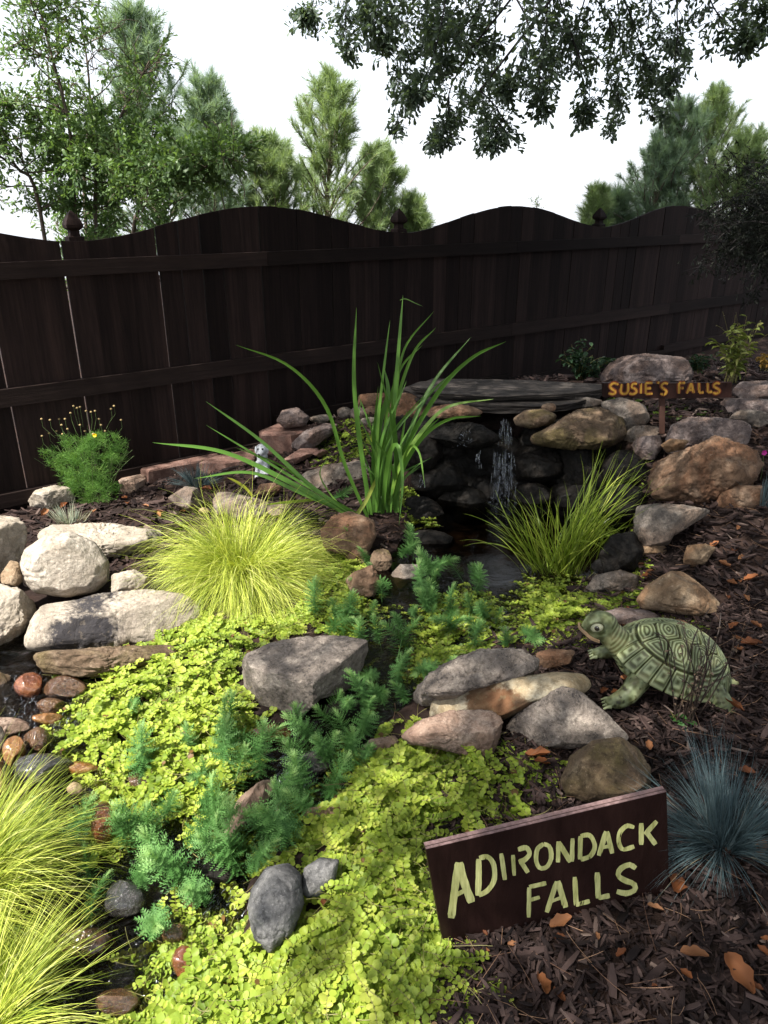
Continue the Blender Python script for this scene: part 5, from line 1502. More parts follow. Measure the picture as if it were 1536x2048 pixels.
# ------------------------------------------------------------------ parrot feather
MAT['plume'] = leaf_mat('blue_green_plume', [(0, (.035, .10, .025)), (.3, (.075, .19, .048)), (.6, (.18, .35, .11)), (1, (.42, .56, .22))], .35, .5, .25, (1, 1.1, .7))
def plume_mesh(seed, L=.17, R_=.054, whorls=14):
    rg = np.random.default_rng(seed)
    Ps, Ms, Rs = [], [], []
    for k in range(whorls):
        f = k / (whorls - 1)
        m = 6 if f < .93 else 9
        for j in range(m):
            a = 2 * np.pi * (j + .5 * (k % 2)) / m + rg.normal() * .15
            el = -.15 + 1.05 * f ** 2.2 + rg.normal() * .1
            rl = R_ * (np.interp(f, [0, .25, .75, 1], [.55, 1, 1, .5])) * rg.uniform(.85, 1.1)
            dx = np.array([np.cos(a) * np.cos(el), np.sin(a) * np.cos(el), np.sin(el)])
            M = basis(dx[None], np.array([[-np.cos(a) * np.sin(el), -np.sin(a) * np.sin(el), np.cos(el)]]))[0] * rl
            Ps.append([0, 0, L * (.12 + .88 * f)]); Ms.append(M); Rs.append(np.clip(.28 + .5 * f ** 3 + rg.normal() * .08, 0, 1))
    # a pinnate leaf: rachis with pairs of narrow teeth
    tv, tf = [], []
    nb = 6
    for q in range(nb):
        u = .12 + .8 * q / (nb - 1)
        ww = .19 * np.sin(np.pi * (.25 + .7 * u)) + .04
        z0 = .16 * u * u
        for sg in (1, -1):
            b_ = len(tv)
            tv += [(u - .045, 0, z0), (u + .045, 0, z0 + .01), (u + .10, sg * ww, z0 + .07)]
            tf.append((b_, b_ + 1, b_ + 2))
    b_ = len(tv)
    tv += [(0, -.02, 0), (0, .02, 0), (1, 0, .18)]; tf.append((b_, b_ + 1, b_ + 2))
    V, F, r = scatter(np.array(tv), np.array(tf), np.array(Ps), np.array(Ms), np.array(Rs))
    sv, sf = tube1([(0, 0, -.06), (.002, 0, L * .5), (0, 0, L)], .0022, .0016, 4)
    sf3 = np.concatenate([sf[:, :3], sf[:, [0, 2, 3]]])
    V, F, r = join((V, F, r), (sv, sf3, np.full(len(sv), .45)))
    bend = rg.normal(size=2) * 1.6
    V = V + np.stack([bend[0] * V[:, 2] ** 2, bend[1] * V[:, 2] ** 2, 0 * V[:, 2]], -1)
    return mesh('parrot_feather', V, F, MAT['plume'], False, r)
PM = [plume_mesh(60 + i) for i in range(7)]
def plume(px, py, size, tilt, az, i, label, group, lift=.0):
    P = at_t(px, py)[0]
    Wz = float(water_z(P[0], P[1]))
    if P[2] < Wz: P = at_z(px, py, Wz)
    o = bpy.data.objects.new('parrot_feather', PM[i % 7])
    o.location = Vector(P) + Vector((0, 0, lift))
    o.rotation_euler = (tilt * math.sin(az), tilt * math.cos(az), rg.uniform(0, 6))
    o.scale = (size, size, size)
    return link(o, None, label, 'water plant', group)
# positions of the foot of each plume
sun_pl = [(300,1740,1.05,'pale sunlit green plume lowest of the bright group by the bottom left grass'),(395,1770,1.25,'big rounded green plume right of the pale sunlit group in the stream'),(150,1690,.9,'sunlit green plume left of its twin above the yellow grass'),
  (98,1680,.75,'smaller plume at the left, half behind the yellow grass'),(258,1700,.9,'blue green sunlit plume above the pale group'),(320,1690,1.1,'long pale plume leaning right in the middle of the sunlit group'),
  (380,1690,1.05,'bright blue green plume at the top right of the sunlit group'),(320,1650,.8,'small blue green plume behind the sunlit group'),(275,1780,.8,'pale plume in front of the rounded one'),
  (312,1855,.95,'lowest bright plume hanging over the dark water'),(175,1850,.7,'small green plume at the edge of the bottom left grass'),(185,1770,.65,'thin plume inside the edge of the bottom left grass'),
  (80,2040,.6,'tiny green plume at the bottom edge by the grass'),(345,1730,.9,'plume tucked between the pale one and the rounded one'),(410,1800,.9,'lower plume under the rounded green plume')]
for i, (a, b, s_, lb) in enumerate(sun_pl): plume(a, b, s_ * .9, rg.uniform(.2, .6), rg.uniform(0, 6.28), i, lb, 'sunlit parrot feather plumes', .0)
gr = {'dark plume between the block rock and the pool': [(740,1240),(765,1200),(800,1260),(760,1290),(720,1300),(700,1250),(830,1230),(790,1320),(750,1350),(800,1370),(740,1390),(770,1410),(700,1330),(820,1300),(850,1250),(675,1240),(650,1270),(630,1230),(690,1290),(780,1180),(730,1420),(810,1410)],
 'green plume standing in the dark pool': [(845,1180),(880,1150),(870,1210),(905,1230),(890,1270),(855,1220),(925,1160),(950,1235),(975,1240),(990,1250),(960,1260),(830,1120),(820,1110),(800,1115),(860,1150),(935,1270),(950,1190)],
 'dark plume right of the block rock': [(640,1480),(680,1470),(700,1500),(660,1520),(720,1480),(610,1480),(730,1440),(690,1540),(650,1440),(740,1520),(620,1510),(700,1430),(640,1540)],
 'tall plume by the slanting stone': [(590,1650),(610,1620),(640,1640),(570,1600),(600,1590),(650,1600),(620,1560),(575,1690),(560,1680)],
 'green plume below the block rock': [(480,1560),(450,1540),(440,1500),(500,1520),(470,1500),(520,1490),(410,1560),(430,1590),(460,1600),(515,1560)],
 'soft plume shading the lower stream': [(500,1710),(470,1730),(520,1690),(450,1700),(540,1660),(420,1650),(400,1620),(480,1760),(440,1670),(510,1740)],
 'small plume among leaves by the craggy boulder': [(900,1360),(950,1300),(1010,1300),(1050,1270),(870,1340)],
 'thin plume by the cube shaped rock': [(690,1090),(705,1110),(735,1130),(670,1000),(740,1150)],
 'green plume poking through left golden leaves': [(280,1420),(290,1560),(380,1530),(250,1660)]}
ORD = ['first', 'second', 'third', 'fourth', 'fifth', 'sixth', 'seventh', 'eighth', 'ninth', 'tenth', 'eleventh', 'twelfth']
rgp = random.Random(4)
for lb, L in gr.items():
    if 'pool' in lb:
        L += [(a + rgp.uniform(12, 26) * rgp.choice((-1, 1)), b + rgp.uniform(-16, 16)) for a, b in L[:24 - len(L)]]
    for a, b in L:
        rk = sorted(L).index((a, b)); m_ = len(L)
        nm = ORD[rk] + ' from the left' if rk < (m_ + 1) // 2 else (ORD[m_ - 1 - rk] + ' from the right').replace('first from the right', 'rightmost')
        lab = nm.replace('first from the left', 'leftmost').capitalize() + ' of the ' + lb.replace('plume', 'plumes', 1)
        plume(a, b, rg.uniform(.5, 1.05) * (.85 if b < 1280 else 1.0), rg.uniform(.05, .85), rg.uniform(0, 6.28), int(rg.integers(7)), lab, lb.replace('plume', 'plumes', 1), 0)

# ------------------------------------------------------------------ feathery bush by the fence
MAT['feathery'] = leaf_mat('feathery_foliage', [(0, (.06, .15, .03)), (.5, (.17, .33, .08)), (1, (.36, .50, .16))], .4)
bp = at_t(190, 1005)[0]
bush = empty('coreopsis_bush', bp, 'feathery green bush with dry seed heads and one yellow flower by the fence', 'bush')
rgb = np.random.default_rng(88)
def cloud_threads(n, cen, rad, L, wd, seed, K=3):
    rg = np.random.default_rng(seed)
    d = randdir(n, rg) * (rg.random(n) ** .45)[:, None]
    return d
lobes = [((-.08,0,.24),(.12,.12,.12)),((.07,0,.28),(.14,.13,.12)),((-.04,-.02,.38),(.12,.12,.09)),((.06,-.02,.42),(.09,.10,.07)),((-.02,-.05,.19),(.12,.12,.12)),((.10,-.08,.12),(.09,.08,.08)),((-.20,0,.32),(.07,.07,.06)),((.17,0,.37),(.07,.08,.10)),((0,-.04,.07),(.08,.07,.07)),((-.13,0,.13),(.06,.06,.05))]
C, Dd = [], []
for c_, r_ in lobes:
    n = int(2300 * (r_[0] * r_[1] * r_[2]) ** (1 / 1.6) / .012)
    n = max(900, min(n, 3600))
    q = randdir(n, rgb) * (rgb.random(n) ** .4)[:, None] * np.array(r_) + np.array(c_)
    q = q * (1 + .35 * perlin(q * 11))[:, None]
    q = q[perlin(q * 16 + 7) > -.06 + .1 * rgb.random(len(q))]; n = len(q)
    C.append(q); Dd.append(norm(q - np.array([0, 0, .0])) * .5 + rgb.normal(size=(n, 3)) * .8)
C, Dd = np.concatenate(C) * [1.0, 1.0, .93], np.concatenate(Dd)
path = grow(C, Dd, rgb.uniform(.018, .04, len(C)), .0, 2, .6, rgb)
V, F = ribbons(path, np.full((len(C), 1), .0026) * np.array([1, 1, .2]), norm(np.cross(path_side(path), rgb.normal(size=(len(C), 1, 3)))))
obj('foliage', V, F, MAT['feathery'], bush, rnd=np.repeat(np.clip(.35 + .5 * perlin(C * 14) + rgb.normal(size=len(C)) * .15, 0, 1), 6), kind='stuff')
path = grow(np.zeros((40, 3)) + rgb.normal(size=(40, 3)) * [.03, .03, 0], norm(np.stack([rgb.normal(size=40) * .35, rgb.normal(size=40) * .3, np.ones(40)], -1)), np.full(40, .42), .0, 6, .1, rgb)
V, F = tubes(path, np.full((40, 7), .0016), 4)
MAT['greenstem'] = simple('green_stem', (.08, .12, .04), .6)
obj('stems', V, F, MAT['greenstem'], bush, kind='stuff')
MAT['seed'] = simple('dry_seed_head', (.30, .22, .10), .8)
heads = [(84,872),(98,866),(113,862),(123,850),(141,826),(147,812),(154,816),(160,814),(172,822),(182,824),(190,822),(198,838),(222,818),(228,812),(202,850),(118,838),(130,838),(160,850),(170,862),(48,865),(57,895),(95,880),(83,838),(242,840),(210,862),(186,868),(100,840),(135,858),(125,868)]
V1_, F1_ = ico(2)
for i, (a, b) in enumerate(heads):
    Pp = at_y(a, b, bp[1] - .05 + rgb.uniform(-.1, .12)) - bp
    Pp = Pp
    h = obj('seed_head', V1_ * [.007, .007, .006] + Pp, F1_, MAT['seed'], bush, True)
    q = np.array([[Pp * [.75, .75, 1] - [0, 0, .12], Pp - [0, 0, .05], Pp]])
    V, F = tubes(q, np.full((1, 3), .0011), 4)
    obj('stalk', V, F, MAT['greenstem'], h)
fp = at_y(190, 870, bp[1] - .16) - bp
MAT['yellow'] = simple('yellow_petal', (.75, .55, .02), .5)
for j in range(7):
    a = j * 2 * np.pi / 7
    M = basis(np.array([[np.cos(a), -.5, np.sin(a) * .6]]), np.array([[0, -1, .3]]))[0] * .014
    obj('petal', DISC @ M.T + fp, DISCF, MAT['yellow'], bush)

# ------------------------------------------------------------------ other plants
def leafy(name, base, stems, hgt, leafL, leafW, mat, label, cat='plant', seed=0, spread=.5, per=12, droop=.03, group=None, thin=.0018, smat=None):
    rg = np.random.default_rng(seed)
    o = empty(name, base, label, cat, group)
    th = rg.uniform(0, 6.28, stems)
    d = norm(np.stack([np.cos(th) * spread * rg.random(stems), np.sin(th) * spread * rg.random(stems), np.ones(stems)], -1))
    K = 10
    path = grow(rg.normal(size=(stems, 3)) * [.02, .02, 0], d, hgt * rg.uniform(.6, 1.05, stems), droop, K, .12, rg)
    V, F = tubes(path, np.full((stems, 1), thin) * np.linspace(1, .5, K + 1), 5)
    obj('stem', V, F, smat or MAT['stem'], o, rnd=np.repeat(rg.random(stems), (K + 1) * 5), kind='stuff')
    n = stems * per
    s_ = rg.integers(0, stems, n); f = rg.uniform(.2, 1, n) * K * .999
    i = f.astype(int); fr = (f - i)[:, None]
    Pp = path[s_, i] * (1 - fr) + path[s_, np.minimum(i + 1, K)] * fr
    a = rg.uniform(0, 6.28, n); el = rg.uniform(-.5, .6, n)
    x = np.stack([np.cos(a) * np.cos(el), np.sin(a) * np.cos(el), np.sin(el)], -1)
    M = basis(x, norm(np.stack([rg.normal(size=n) * .3, rg.normal(size=n) * .3, np.ones(n)], -1)))
    sz = rg.uniform(.6, 1.1, n)
    tv = np.array([(0, 0, 0), (.3, -.5, .1), (.3, 0, -.04), (.3, .5, .1), (.7, -.38, .05), (.7, 0, -.08), (.7, .38, .05), (1, 0, -.22)], float)
    tf = np.array([(0, 1, 2), (0, 2, 3), (1, 4, 5), (1, 5, 2), (2, 5, 6), (2, 6, 3), (4, 7, 5), (5, 7, 6)])
    M = M * np.stack([leafL * sz, leafW * sz, leafL * sz], -1)[:, None, :]
    V, F, r = scatter(tv, tf, Pp, M, np.clip(rg.normal(.5, .2, n), 0, 1))
    obj('foliage', V, F, mat, o, True, rnd=r, kind='stuff')
    return o
MAT['darkleaf'] = leaf_mat('dark_green_leaf', [(0, (.012, .035, .018)), (1, (.045, .09, .04))], .25)
MAT['olive'] = leaf_mat('yellow_green_leaf', [(0, (.09, .12, .03)), (.6, (.20, .24, .06)), (1, (.36, .36, .12))], .35)
leafy('leafy_plant', at_y(1165, 762, 5.3), 26, .30, .055, .028, MAT['darkleaf'], 'dark green leafy plant against the fence left of the flat topped boulder', seed=71, spread=1.0, per=16)
leafy('leafy_plant', at_y(1395, 745, 5.3), 12, .16, .05, .025, MAT['darkleaf'], 'small dark leafy plant right behind the flat topped boulder', seed=72, spread=.9, per=12)
leafy('yellowing_plant', at_y(1462, 765, 4.9), 14, .42, .07, .026, MAT['olive'], 'upright yellow green plant with dry stalks at the right in front of the dark tree', seed=73, spread=.35, per=16)
leafy('dry_stalks', at_y(1470, 765, 5.0), 12, .50, .02, .006, leaf_mat('dry_stalk', [(0, (.16, .12, .07)), (1, (.3, .25, .16))], 0), 'thin dry flower stalks above the yellow green plant', seed=74, spread=.35, per=3)
leafy('small_plant', at_y(1525, 740, 5.0), 8, .12, .04, .02, leaf_mat('orange_tinged_leaf', [(0, (.3, .22, .05)), (1, (.5, .28, .07))], .3), 'small orange tinged plant at the right edge', seed=75, spread=.9, per=10)
tw = at_t(1362, 1440)[0]
leafy('twiggy_plant', tw, 24, .40, .014, .008, leaf_mat('dull_bud', [(0, (.05, .035, .025)), (1, (.12, .08, .05))], 0), 'bare dark twiggy plant standing in front of the turtle shell', seed=76, spread=.55, per=10, thin=.0026, droop=-.02, smat=leaf_mat('dark_twig', [(0, (.02, .013, .01)), (1, (.05, .035, .028))], 0))
leafy('small_plant', at_t(1352, 1455)[0], 4, .05, .045, .035, leaf_mat('fresh_green_leaf', [(0, (.03, .09, .02)), (1, (.06, .16, .04))], .3), 'pair of fresh green leaves at the foot of the twiggy plant', seed=78, spread=.9, per=2)
fl = at_y(1528, 905, 3.3)
mg = empty('magenta_flower', fl, 'small magenta flower at the right edge beside the biggest boulder', 'flower')
MAT['magenta'] = simple('magenta_petal', (.45, .02, .25), .5)
for j in range(5):
    a = j * 2 * np.pi / 5
    M = basis(np.array([[np.cos(a), -.3, np.sin(a)]]), np.array([[0, -1, .2]]))[0] * .014
    obj('petal', DISC @ M.T, DISCF, MAT['magenta'], mg)
V, F = tube1([(0, 0, 0), (.01, 0, -.1), (.02, .02, -.2)], .0015); obj('stem', V, F, MAT['greenstem'], mg)

# ------------------------------------------------------------------ trees
MAT['bark'] = simple('grey_brown_bark', (.13, .10, .08), .9, .2, .35, 12, .8, .01)
MAT['bark_dark'] = simple('dark_bark', (.045, .04, .04), .9, .2, .3, 12, .8, .01)
MAT['needle'] = leaf_mat('pine_needle', [(0, (.12, .18, .09)), (.5, (.24, .33, .17)), (1, (.38, .47, .26))], .42, .5, .3)  # greens kept pale: distance haze is put into the needle colour
MAT['needle2'] = leaf_mat('blue_green_needle', [(0, (.11, .17, .13)), (.5, (.21, .30, .23)), (1, (.33, .43, .31))], .42, .5, .3)  # blue-green needles, lightened to carry haze as well
def pine(X, Y, top, label, seed, rad=1.1, mat='needle', tufts=1, L=.13, base=-.5, crown0=.3, lean=0):
    rg = np.random.default_rng(seed)
    H_ = top - base
    o = empty('pine_tree', (X, Y, base), label, 'tree', 'pines beyond the fence')
    zt = np.linspace(0, 1, 10)
    tr_ = np.stack([.05 * np.sin(zt * 5 + seed) + lean * zt, .05 * np.cos(zt * 4 + seed), zt * H_], -1)
    V, F = tubes(tr_[None], np.linspace(.055, .008, 10)[None], 8)
    obj('trunk', V, F, MAT['bark'], o, True)
    bases, dirs, lens = [], [], []
    z = crown0
    while z < .985:
        nb = 6 if z < .9 else 4
        for j in range(nb):
            a = 2 * np.pi * j / nb + rg.uniform(0, 2)
            ln = rad * (1 - z) ** .8 * rg.uniform(.45, 1.25) + .14
            el = rg.uniform(.3, .8) + .5 * z
            q = tr_[0] * 0; f = z * 9; i = int(f)
            q = tr_[i] * (1 - f + i) + tr_[min(i + 1, 9)] * (f - i)
            bases.append(q); dirs.append([np.cos(a) * np.cos(el), np.sin(a) * np.cos(el), np.sin(el)]); lens.append(ln)
        z += .045 * (1.25 - z) + .012
    bases, dirs, lens = np.array(bases), np.array(dirs), np.array(lens)
    K = 8
    br = grow(bases, dirs, lens, -.09, K, .12, rg)
    V, F = tubes(br, (.006 + .010 * lens[:, None] / rad) * np.linspace(1, .35, K + 1), 5)
    tb, td = [br[:, -1]], [norm(br[:, -1] - br[:, -2])]
    ns = 7 * tufts
    f = rg.uniform(.25, .98, (len(br), ns)) * K
    i = np.minimum(f.astype(int), K - 1)
    P_ = np.take_along_axis(br, i[..., None], 1)
    dd_ = np.take_along_axis(br, i[..., None] + 1, 1) - P_
    P_ = P_ + dd_ * (f - i)[..., None]
    sd_ = norm(norm(dd_) + rg.normal(size=P_.shape) * .55 + [0, 0, .3])
    sl = rg.uniform(.06, .22, P_.shape[:2]) * (1.2 - .5 * f / K)
    tipp = P_ + sd_ * sl[..., None]
    tw_ = np.stack([P_, (P_ + tipp) / 2, tipp], 2).reshape(-1, 3, 3)
    V2, F2 = tubes(tw_, np.full((len(tw_), 1), .004) * np.array([1, .8, .6]), 3)
    VV, FF, _ = join((V, F, None), (V2, F2, None))
    obj('branches', VV, FF, MAT['bark'], o, kind='stuff')
    # needles along twigs and branch ends
    nn = 46
    tpb = np.concatenate([tipp.reshape(-1, 3), br[:, -1], tr_[-1:]]); tdd = np.concatenate([sd_.reshape(-1, 3), td[0], [[0, 0, 1.]]])
    tl = np.concatenate([sl.ravel(), np.full(len(br), .14), [.25]])
    n = len(tpb)
    tone = rg.normal(size=n) * .15 + .15 * (tpb[:, 2] / H_)
    back = rg.random((n, nn)) * tl[:, None]
    B = tpb[:, None] - tdd[:, None] * back[..., None]
    D = norm(tdd[:, None] * rg.uniform(.5, 1.1, (n, nn, 1)) + rg.normal(size=(n, nn, 3)) * .42)
    ln = L * rg.uniform(.65, 1.1, (n, nn))
    S = norm(np.cross(D, rg.normal(size=(n, nn, 3)))) * .0025
    T = B + D * ln[..., None]
    Vn = np.stack([B - S, B + S, T], 2).reshape(-1, 3)
    Fn = np.arange(len(Vn)).reshape(-1, 3)
    obj('crown', Vn, Fn, MAT[mat], o, rnd=np.repeat(np.clip(.45 + tone[:, None] + rg.normal(size=(n, nn)) * .1, 0, 1).ravel(), 3), kind='stuff')
    return o
def topz(py, Y): return float(at_y(768, py, Y)[2])
def xat(px, py, Y): return float(at_y(px, py, Y)[0])
pine(xat(275, 40, 9.0), 9.0, topz(28, 9.0), 'tallest pine with a pointed leader behind the leafy tree on the left', 101, 1.6, 'needle2', 1)
pine(xat(415, 190, 8.6), 8.6, topz(185, 8.6), 'pine between the tallest pine and the free standing pine', 102, 1.35, 'needle2', 1)
pine(xat(648, 170, 9.6), 9.6, topz(168, 9.6), 'free standing bright green pine left of the middle above the first fence wave', 103, 1.5, 'needle', 1, lean=.05)
pine(xat(752, 320, 10.2), 10.2, topz(318, 10.2), 'short pine at the right of the free standing pine', 104, 1.25, 'needle', 1)
pine(xat(530, 300, 8.8), 8.8, topz(300, 8.8), 'low bushy pine left of the free standing pine', 105, 1.3, 'needle', 1)
pine(xat(830, 425, 10.5), 10.5, topz(412, 10.5), 'tip of a small pine just above the fence beside the second finial', 106, .5, 'needle', 1)
pine(xat(1440, 200, 12.5), 12.5, topz(192, 12.5), 'tallest pine of the group at the right', 107, 1.9, 'needle', 1)
pine(xat(1370, 230, 12.0), 12.0, topz(222, 12.0), 'blue green pine on the left side of the right group', 108, 1.7, 'needle2', 1)
pine(xat(1500, 290, 11.5), 11.5, topz(285, 11.5), 'bright green pine in front at the right edge', 109, 1.8, 'needle', 1)
pine(xat(1320, 310, 11.8), 11.8, topz(300, 11.8), 'lower pine at the outer left of the right group', 110, 1.4, 'needle2', 1)
pine(xat(1190, 400, 11.5), 11.5, topz(392, 11.5), 'tip of a small yellow green pine left of the third finial', 111, .5, 'needle', 1)
pine(xat(1238, 405, 11.8), 11.8, topz(396, 11.8), 'tip of a small pine right of the third finial', 112, .55, 'needle2', 1)

MAT['oakleaf'] = leaf_mat('young_oak_leaf', [(0, (.07, .13, .05)), (.5, (.15, .24, .09)), (1, (.30, .39, .17))], .4, .45, .35)
MAT['canopy'] = leaf_mat('oak_canopy_leaf', [(0, (.06, .09, .07)), (.5, (.115, .16, .115)), (1, (.17, .24, .15))], .38, .42, .4)  # paled and greyed: haze and backlight put into the leaf colour
LEAF = np.array([(0, 0, 0), (.45, -.10, .02), (.45, .10, .02), (.80, -.19, -.02), (.80, .19, -.02), (1.0, 0, -.08)], float)
LEAFF = np.array([(0, 1, 2), (1, 3, 4), (1, 4, 2), (3, 5, 4)])
def leaves(P, D, L, seed, mat, parent, tone, per=7, spread=.75, name='crown'):
    rg = np.random.default_rng(seed)
    n = len(P)
    B = np.repeat(P, per, 0) + rg.normal(size=(n * per, 3)) * .018
    x = norm(np.repeat(norm(D), per, 0) + rg.normal(size=(n * per, 3)) * spread)
    M = basis(x, norm(rg.normal(size=(n * per, 3)) * .6 + [0, 0, .8])) * (L * rg.uniform(.6, 1.1, n * per))[:, None, None]
    V, F, r = scatter(LEAF, LEAFF, B, M, np.clip(np.repeat(tone, per) + rg.normal(size=n * per) * .12, 0, 1))
    return obj(name, V, F, mat, parent, rnd=r, kind='stuff')
# leafy young oak behind the fence at the left: stems, then sprays of leaves along twigs
def branchy(o, stems, seed, n_br, brL, n_tw, twL, rad0, bark, up=.5):
    rg = np.random.default_rng(seed)
    allp, allr = [], []
    tb, td = [], []
    for st in stems:
        st = spline(st, 16)
        allp.append(st); allr.append(np.linspace(rad0, rad0 * .25, 16))
        f = rg.uniform(.2, 1.0, n_br) * 14.99
        i = f.astype(int)
        a = rg.uniform(0, 6.28, n_br)
        d = norm(np.stack([np.cos(a), np.sin(a), rg.uniform(-.1, 1, n_br) * up * 1.6], -1))
        ln = brL * (1.15 - .75 * f / 15) * rg.uniform(.6, 1.1, n_br)
        br = grow(st[i], d, ln, -.02, 15, .12, rg)
        for k in range(n_br): allp.append(br[k]); allr.append(np.linspace(rad0 * .32, rad0 * .08, 16))
        g = rg.uniform(.15, 1, (n_br, n_tw)) * 14.99; gi = g.astype(int)
        tp0 = np.take_along_axis(br, gi[..., None], 1).reshape(-1, 3)
        m = len(tp0)
        dt = norm(rg.normal(size=(m, 3)) * .8 + np.repeat(d, n_tw, 0) * .8 + [0, 0, .15])
        twg = grow(tp0, dt, twL * rg.uniform(.5, 1.1, m), .02, 15, .15, rg)
        for k in range(0, m, 1): allp.append(twg[k]); allr.append(np.linspace(.004, .0015, 16))
        for j in range(2, 16, 2): tb.append(twg[:, j]); td.append(norm(twg[:, j] - twg[:, j - 1]))
    V, F = tubes(np.array(allp), np.array(allr), 4)
    obj('branches', V, F, bark, o, True, kind='stuff')
    return np.concatenate(tb), np.concatenate(td)
yo = empty('young_oak', (xat(140, 600, 6.6), 6.6, -.5), 'airy light green leafy tree with thin stems behind the left end of the fence', 'tree')
o0 = np.array(yo.location)
def W_(px, py, Y): return at_y(px, py, Y) - o0
stems = [[(0, 0, 0), W_(150, 420, 6.6), W_(138, 250, 6.6), W_(90, 60, 6.6), W_(70, -60, 6.6)], [(.2, .1, 0), W_(190, 420, 6.8), W_(230, 260, 6.8), W_(300, 120, 6.9)],
         [(-.2, 0, 0), W_(80, 420, 6.5), W_(30, 330, 6.4), W_(-40, 200, 6.3)], [(.3, 0, 0), W_(270, 440, 6.4), W_(370, 360, 6.3), W_(470, 300, 6.2)], [(.1, .3, 0), W_(170, 430, 7.2), W_(180, 200, 7.3), W_(160, 20, 7.4)]]
tb, td = branchy(yo, stems, 121, 26, .75, 6, .32, .022, MAT['bark'])
pxx, pyy = to_px(tb + o0)
env = [(-300,-200),(215,-120),(225,30),(165,120),(190,160),(330,55),(345,100),(350,180),(400,260),(520,260),(530,300),(470,360),(520,520),(400,620),(-300,600)]
keep = in_poly(pxx, pyy, env) | (rg.random(len(pxx)) < .05)
keep &= (pyy > 200) | (rg.random(len(pxx)) < .75)
tb, td = tb[keep], td[keep]
leaves(tb, td, .062, 5, MAT['oakleaf'], yo, .45 + .35 * perlin(tb * 2.5), 4)
low = (pyy[keep] > 230) & (pxx[keep] > 60)
leaves(tb[low], td[low], .066, 15, MAT['oakleaf'], yo, .4 + .35 * perlin(tb[low] * 2.5), 4, 1.1)

# bushy dark tree at the far right edge behind the fence
dt_ = empty('dark_tree', (xat(1560, 600, 11.0), 11.0, -.5), 'dark round broadleaf tree cut off by the right edge beyond the fence', 'tree')
o0 = np.array(dt_.location)
tb, td = branchy(dt_, [[(0, 0, 0), (0, 0, 1.5), W_(1570, 260, 11.0)], [(0, 0, 0), (.3, .1, 1.4), W_(1640, 280, 11.2)], [(0, 0, 0), (-.2, .1, 1.2), W_(1540, 330, 10.8)]], 131, 30, .8, 6, .35, .03, MAT['bark'])
leaves(tb, td, .06, 6, leaf_mat('deep_green_leaf', [(0, (.018, .04, .014)), (1, (.07, .12, .04))], .25), dt_, .4 + .3 * perlin(tb * 2.5), 4)
fs = empty('distant_treetop', (xat(1065, 420, 14.0), 14.0, -.5), 'faint leafy treetop just showing above the middle fence wave', 'tree')
o0 = np.array(fs.location)
tb, td = branchy(fs, [[(0, 0, 0), (0, 0, 1.2), W_(1075, 402, 14.0)], [(0, 0, 0), (-.2, 0, 1.2), W_(1040, 412, 14.0)]], 141, 14, .35, 5, .2, .02, MAT['bark'])
leaves(tb, td, .05, 7, MAT['oakleaf'], fs, np.full(len(tb), .8), 3)

# ------------------------------------------------------------------ weeping dark maple at the right
mp_ = empty('weeping_maple', (xat(1700, 700, 5.6), 5.6, .25), 'dark weeping maple with fine cut leaves at the right in front of the fence', 'tree')
o0 = np.array(mp_.location)
rg2 = np.random.default_rng(151)
trunk_top = W_(1650, 400, 5.6)
V, F = tube1(spline([(0, 0, 0), (-.05, 0, .5), trunk_top], 10), .05, .025, 8)
obj('trunk', V, F, MAT['bark_dark'], mp_, True)
n = 150
a = rg2.uniform(0, 2 * np.pi, n); el = rg2.uniform(-.1, .9, n)
d = np.stack([np.cos(a) * np.cos(el), np.sin(a) * np.cos(el), np.sin(el)], -1)
br = grow(np.tile(trunk_top, (n, 1)) - rg2.random((n, 1)) * [0, 0, .5], d, rg2.uniform(.5, 1.0, n), .16, 14, .08, rg2)
V, F = tubes(br, np.full((n, 1), .007) * np.linspace(1, .25, 15), 4)
obj('branches', V, F, MAT['bark_dark'], mp_, True, kind='stuff')
g = rg2.uniform(.3, 1, (n, 60)) * 13.9; gi = g.astype(int)
tp0 = np.take_along_axis(br, gi[..., None], 1).reshape(-1, 3) + rg2.normal(size=(n * 60, 3)) * .045
td0 = norm(rg2.normal(size=tp0.shape) * .5 + [0, -.2, -.7])
MAT['maple'] = leaf_mat('dark_maple_leaf', [(0, (.006, .008, .006)), (.7, (.014, .018, .012)), (1, (.03, .03, .018))], .1, .6, .2)
per = 5
B = np.repeat(tp0, per, 0); x = norm(np.repeat(td0, per, 0) + rg2.normal(size=(len(tp0) * per, 3)) * .5)
M = basis(x, randdir(len(B), rg2)) * np.stack([rg2.uniform(.03, .055, len(B)), np.full(len(B), .02), np.full(len(B), .03)], -1)[:, None, :]
V, F, r = scatter(LEAF, LEAFF, B, M, np.clip(rg2.normal(.5, .2, len(B)), 0, 1))
obj('crown', V, F, MAT['maple'], mp_, rnd=r, kind='stuff')

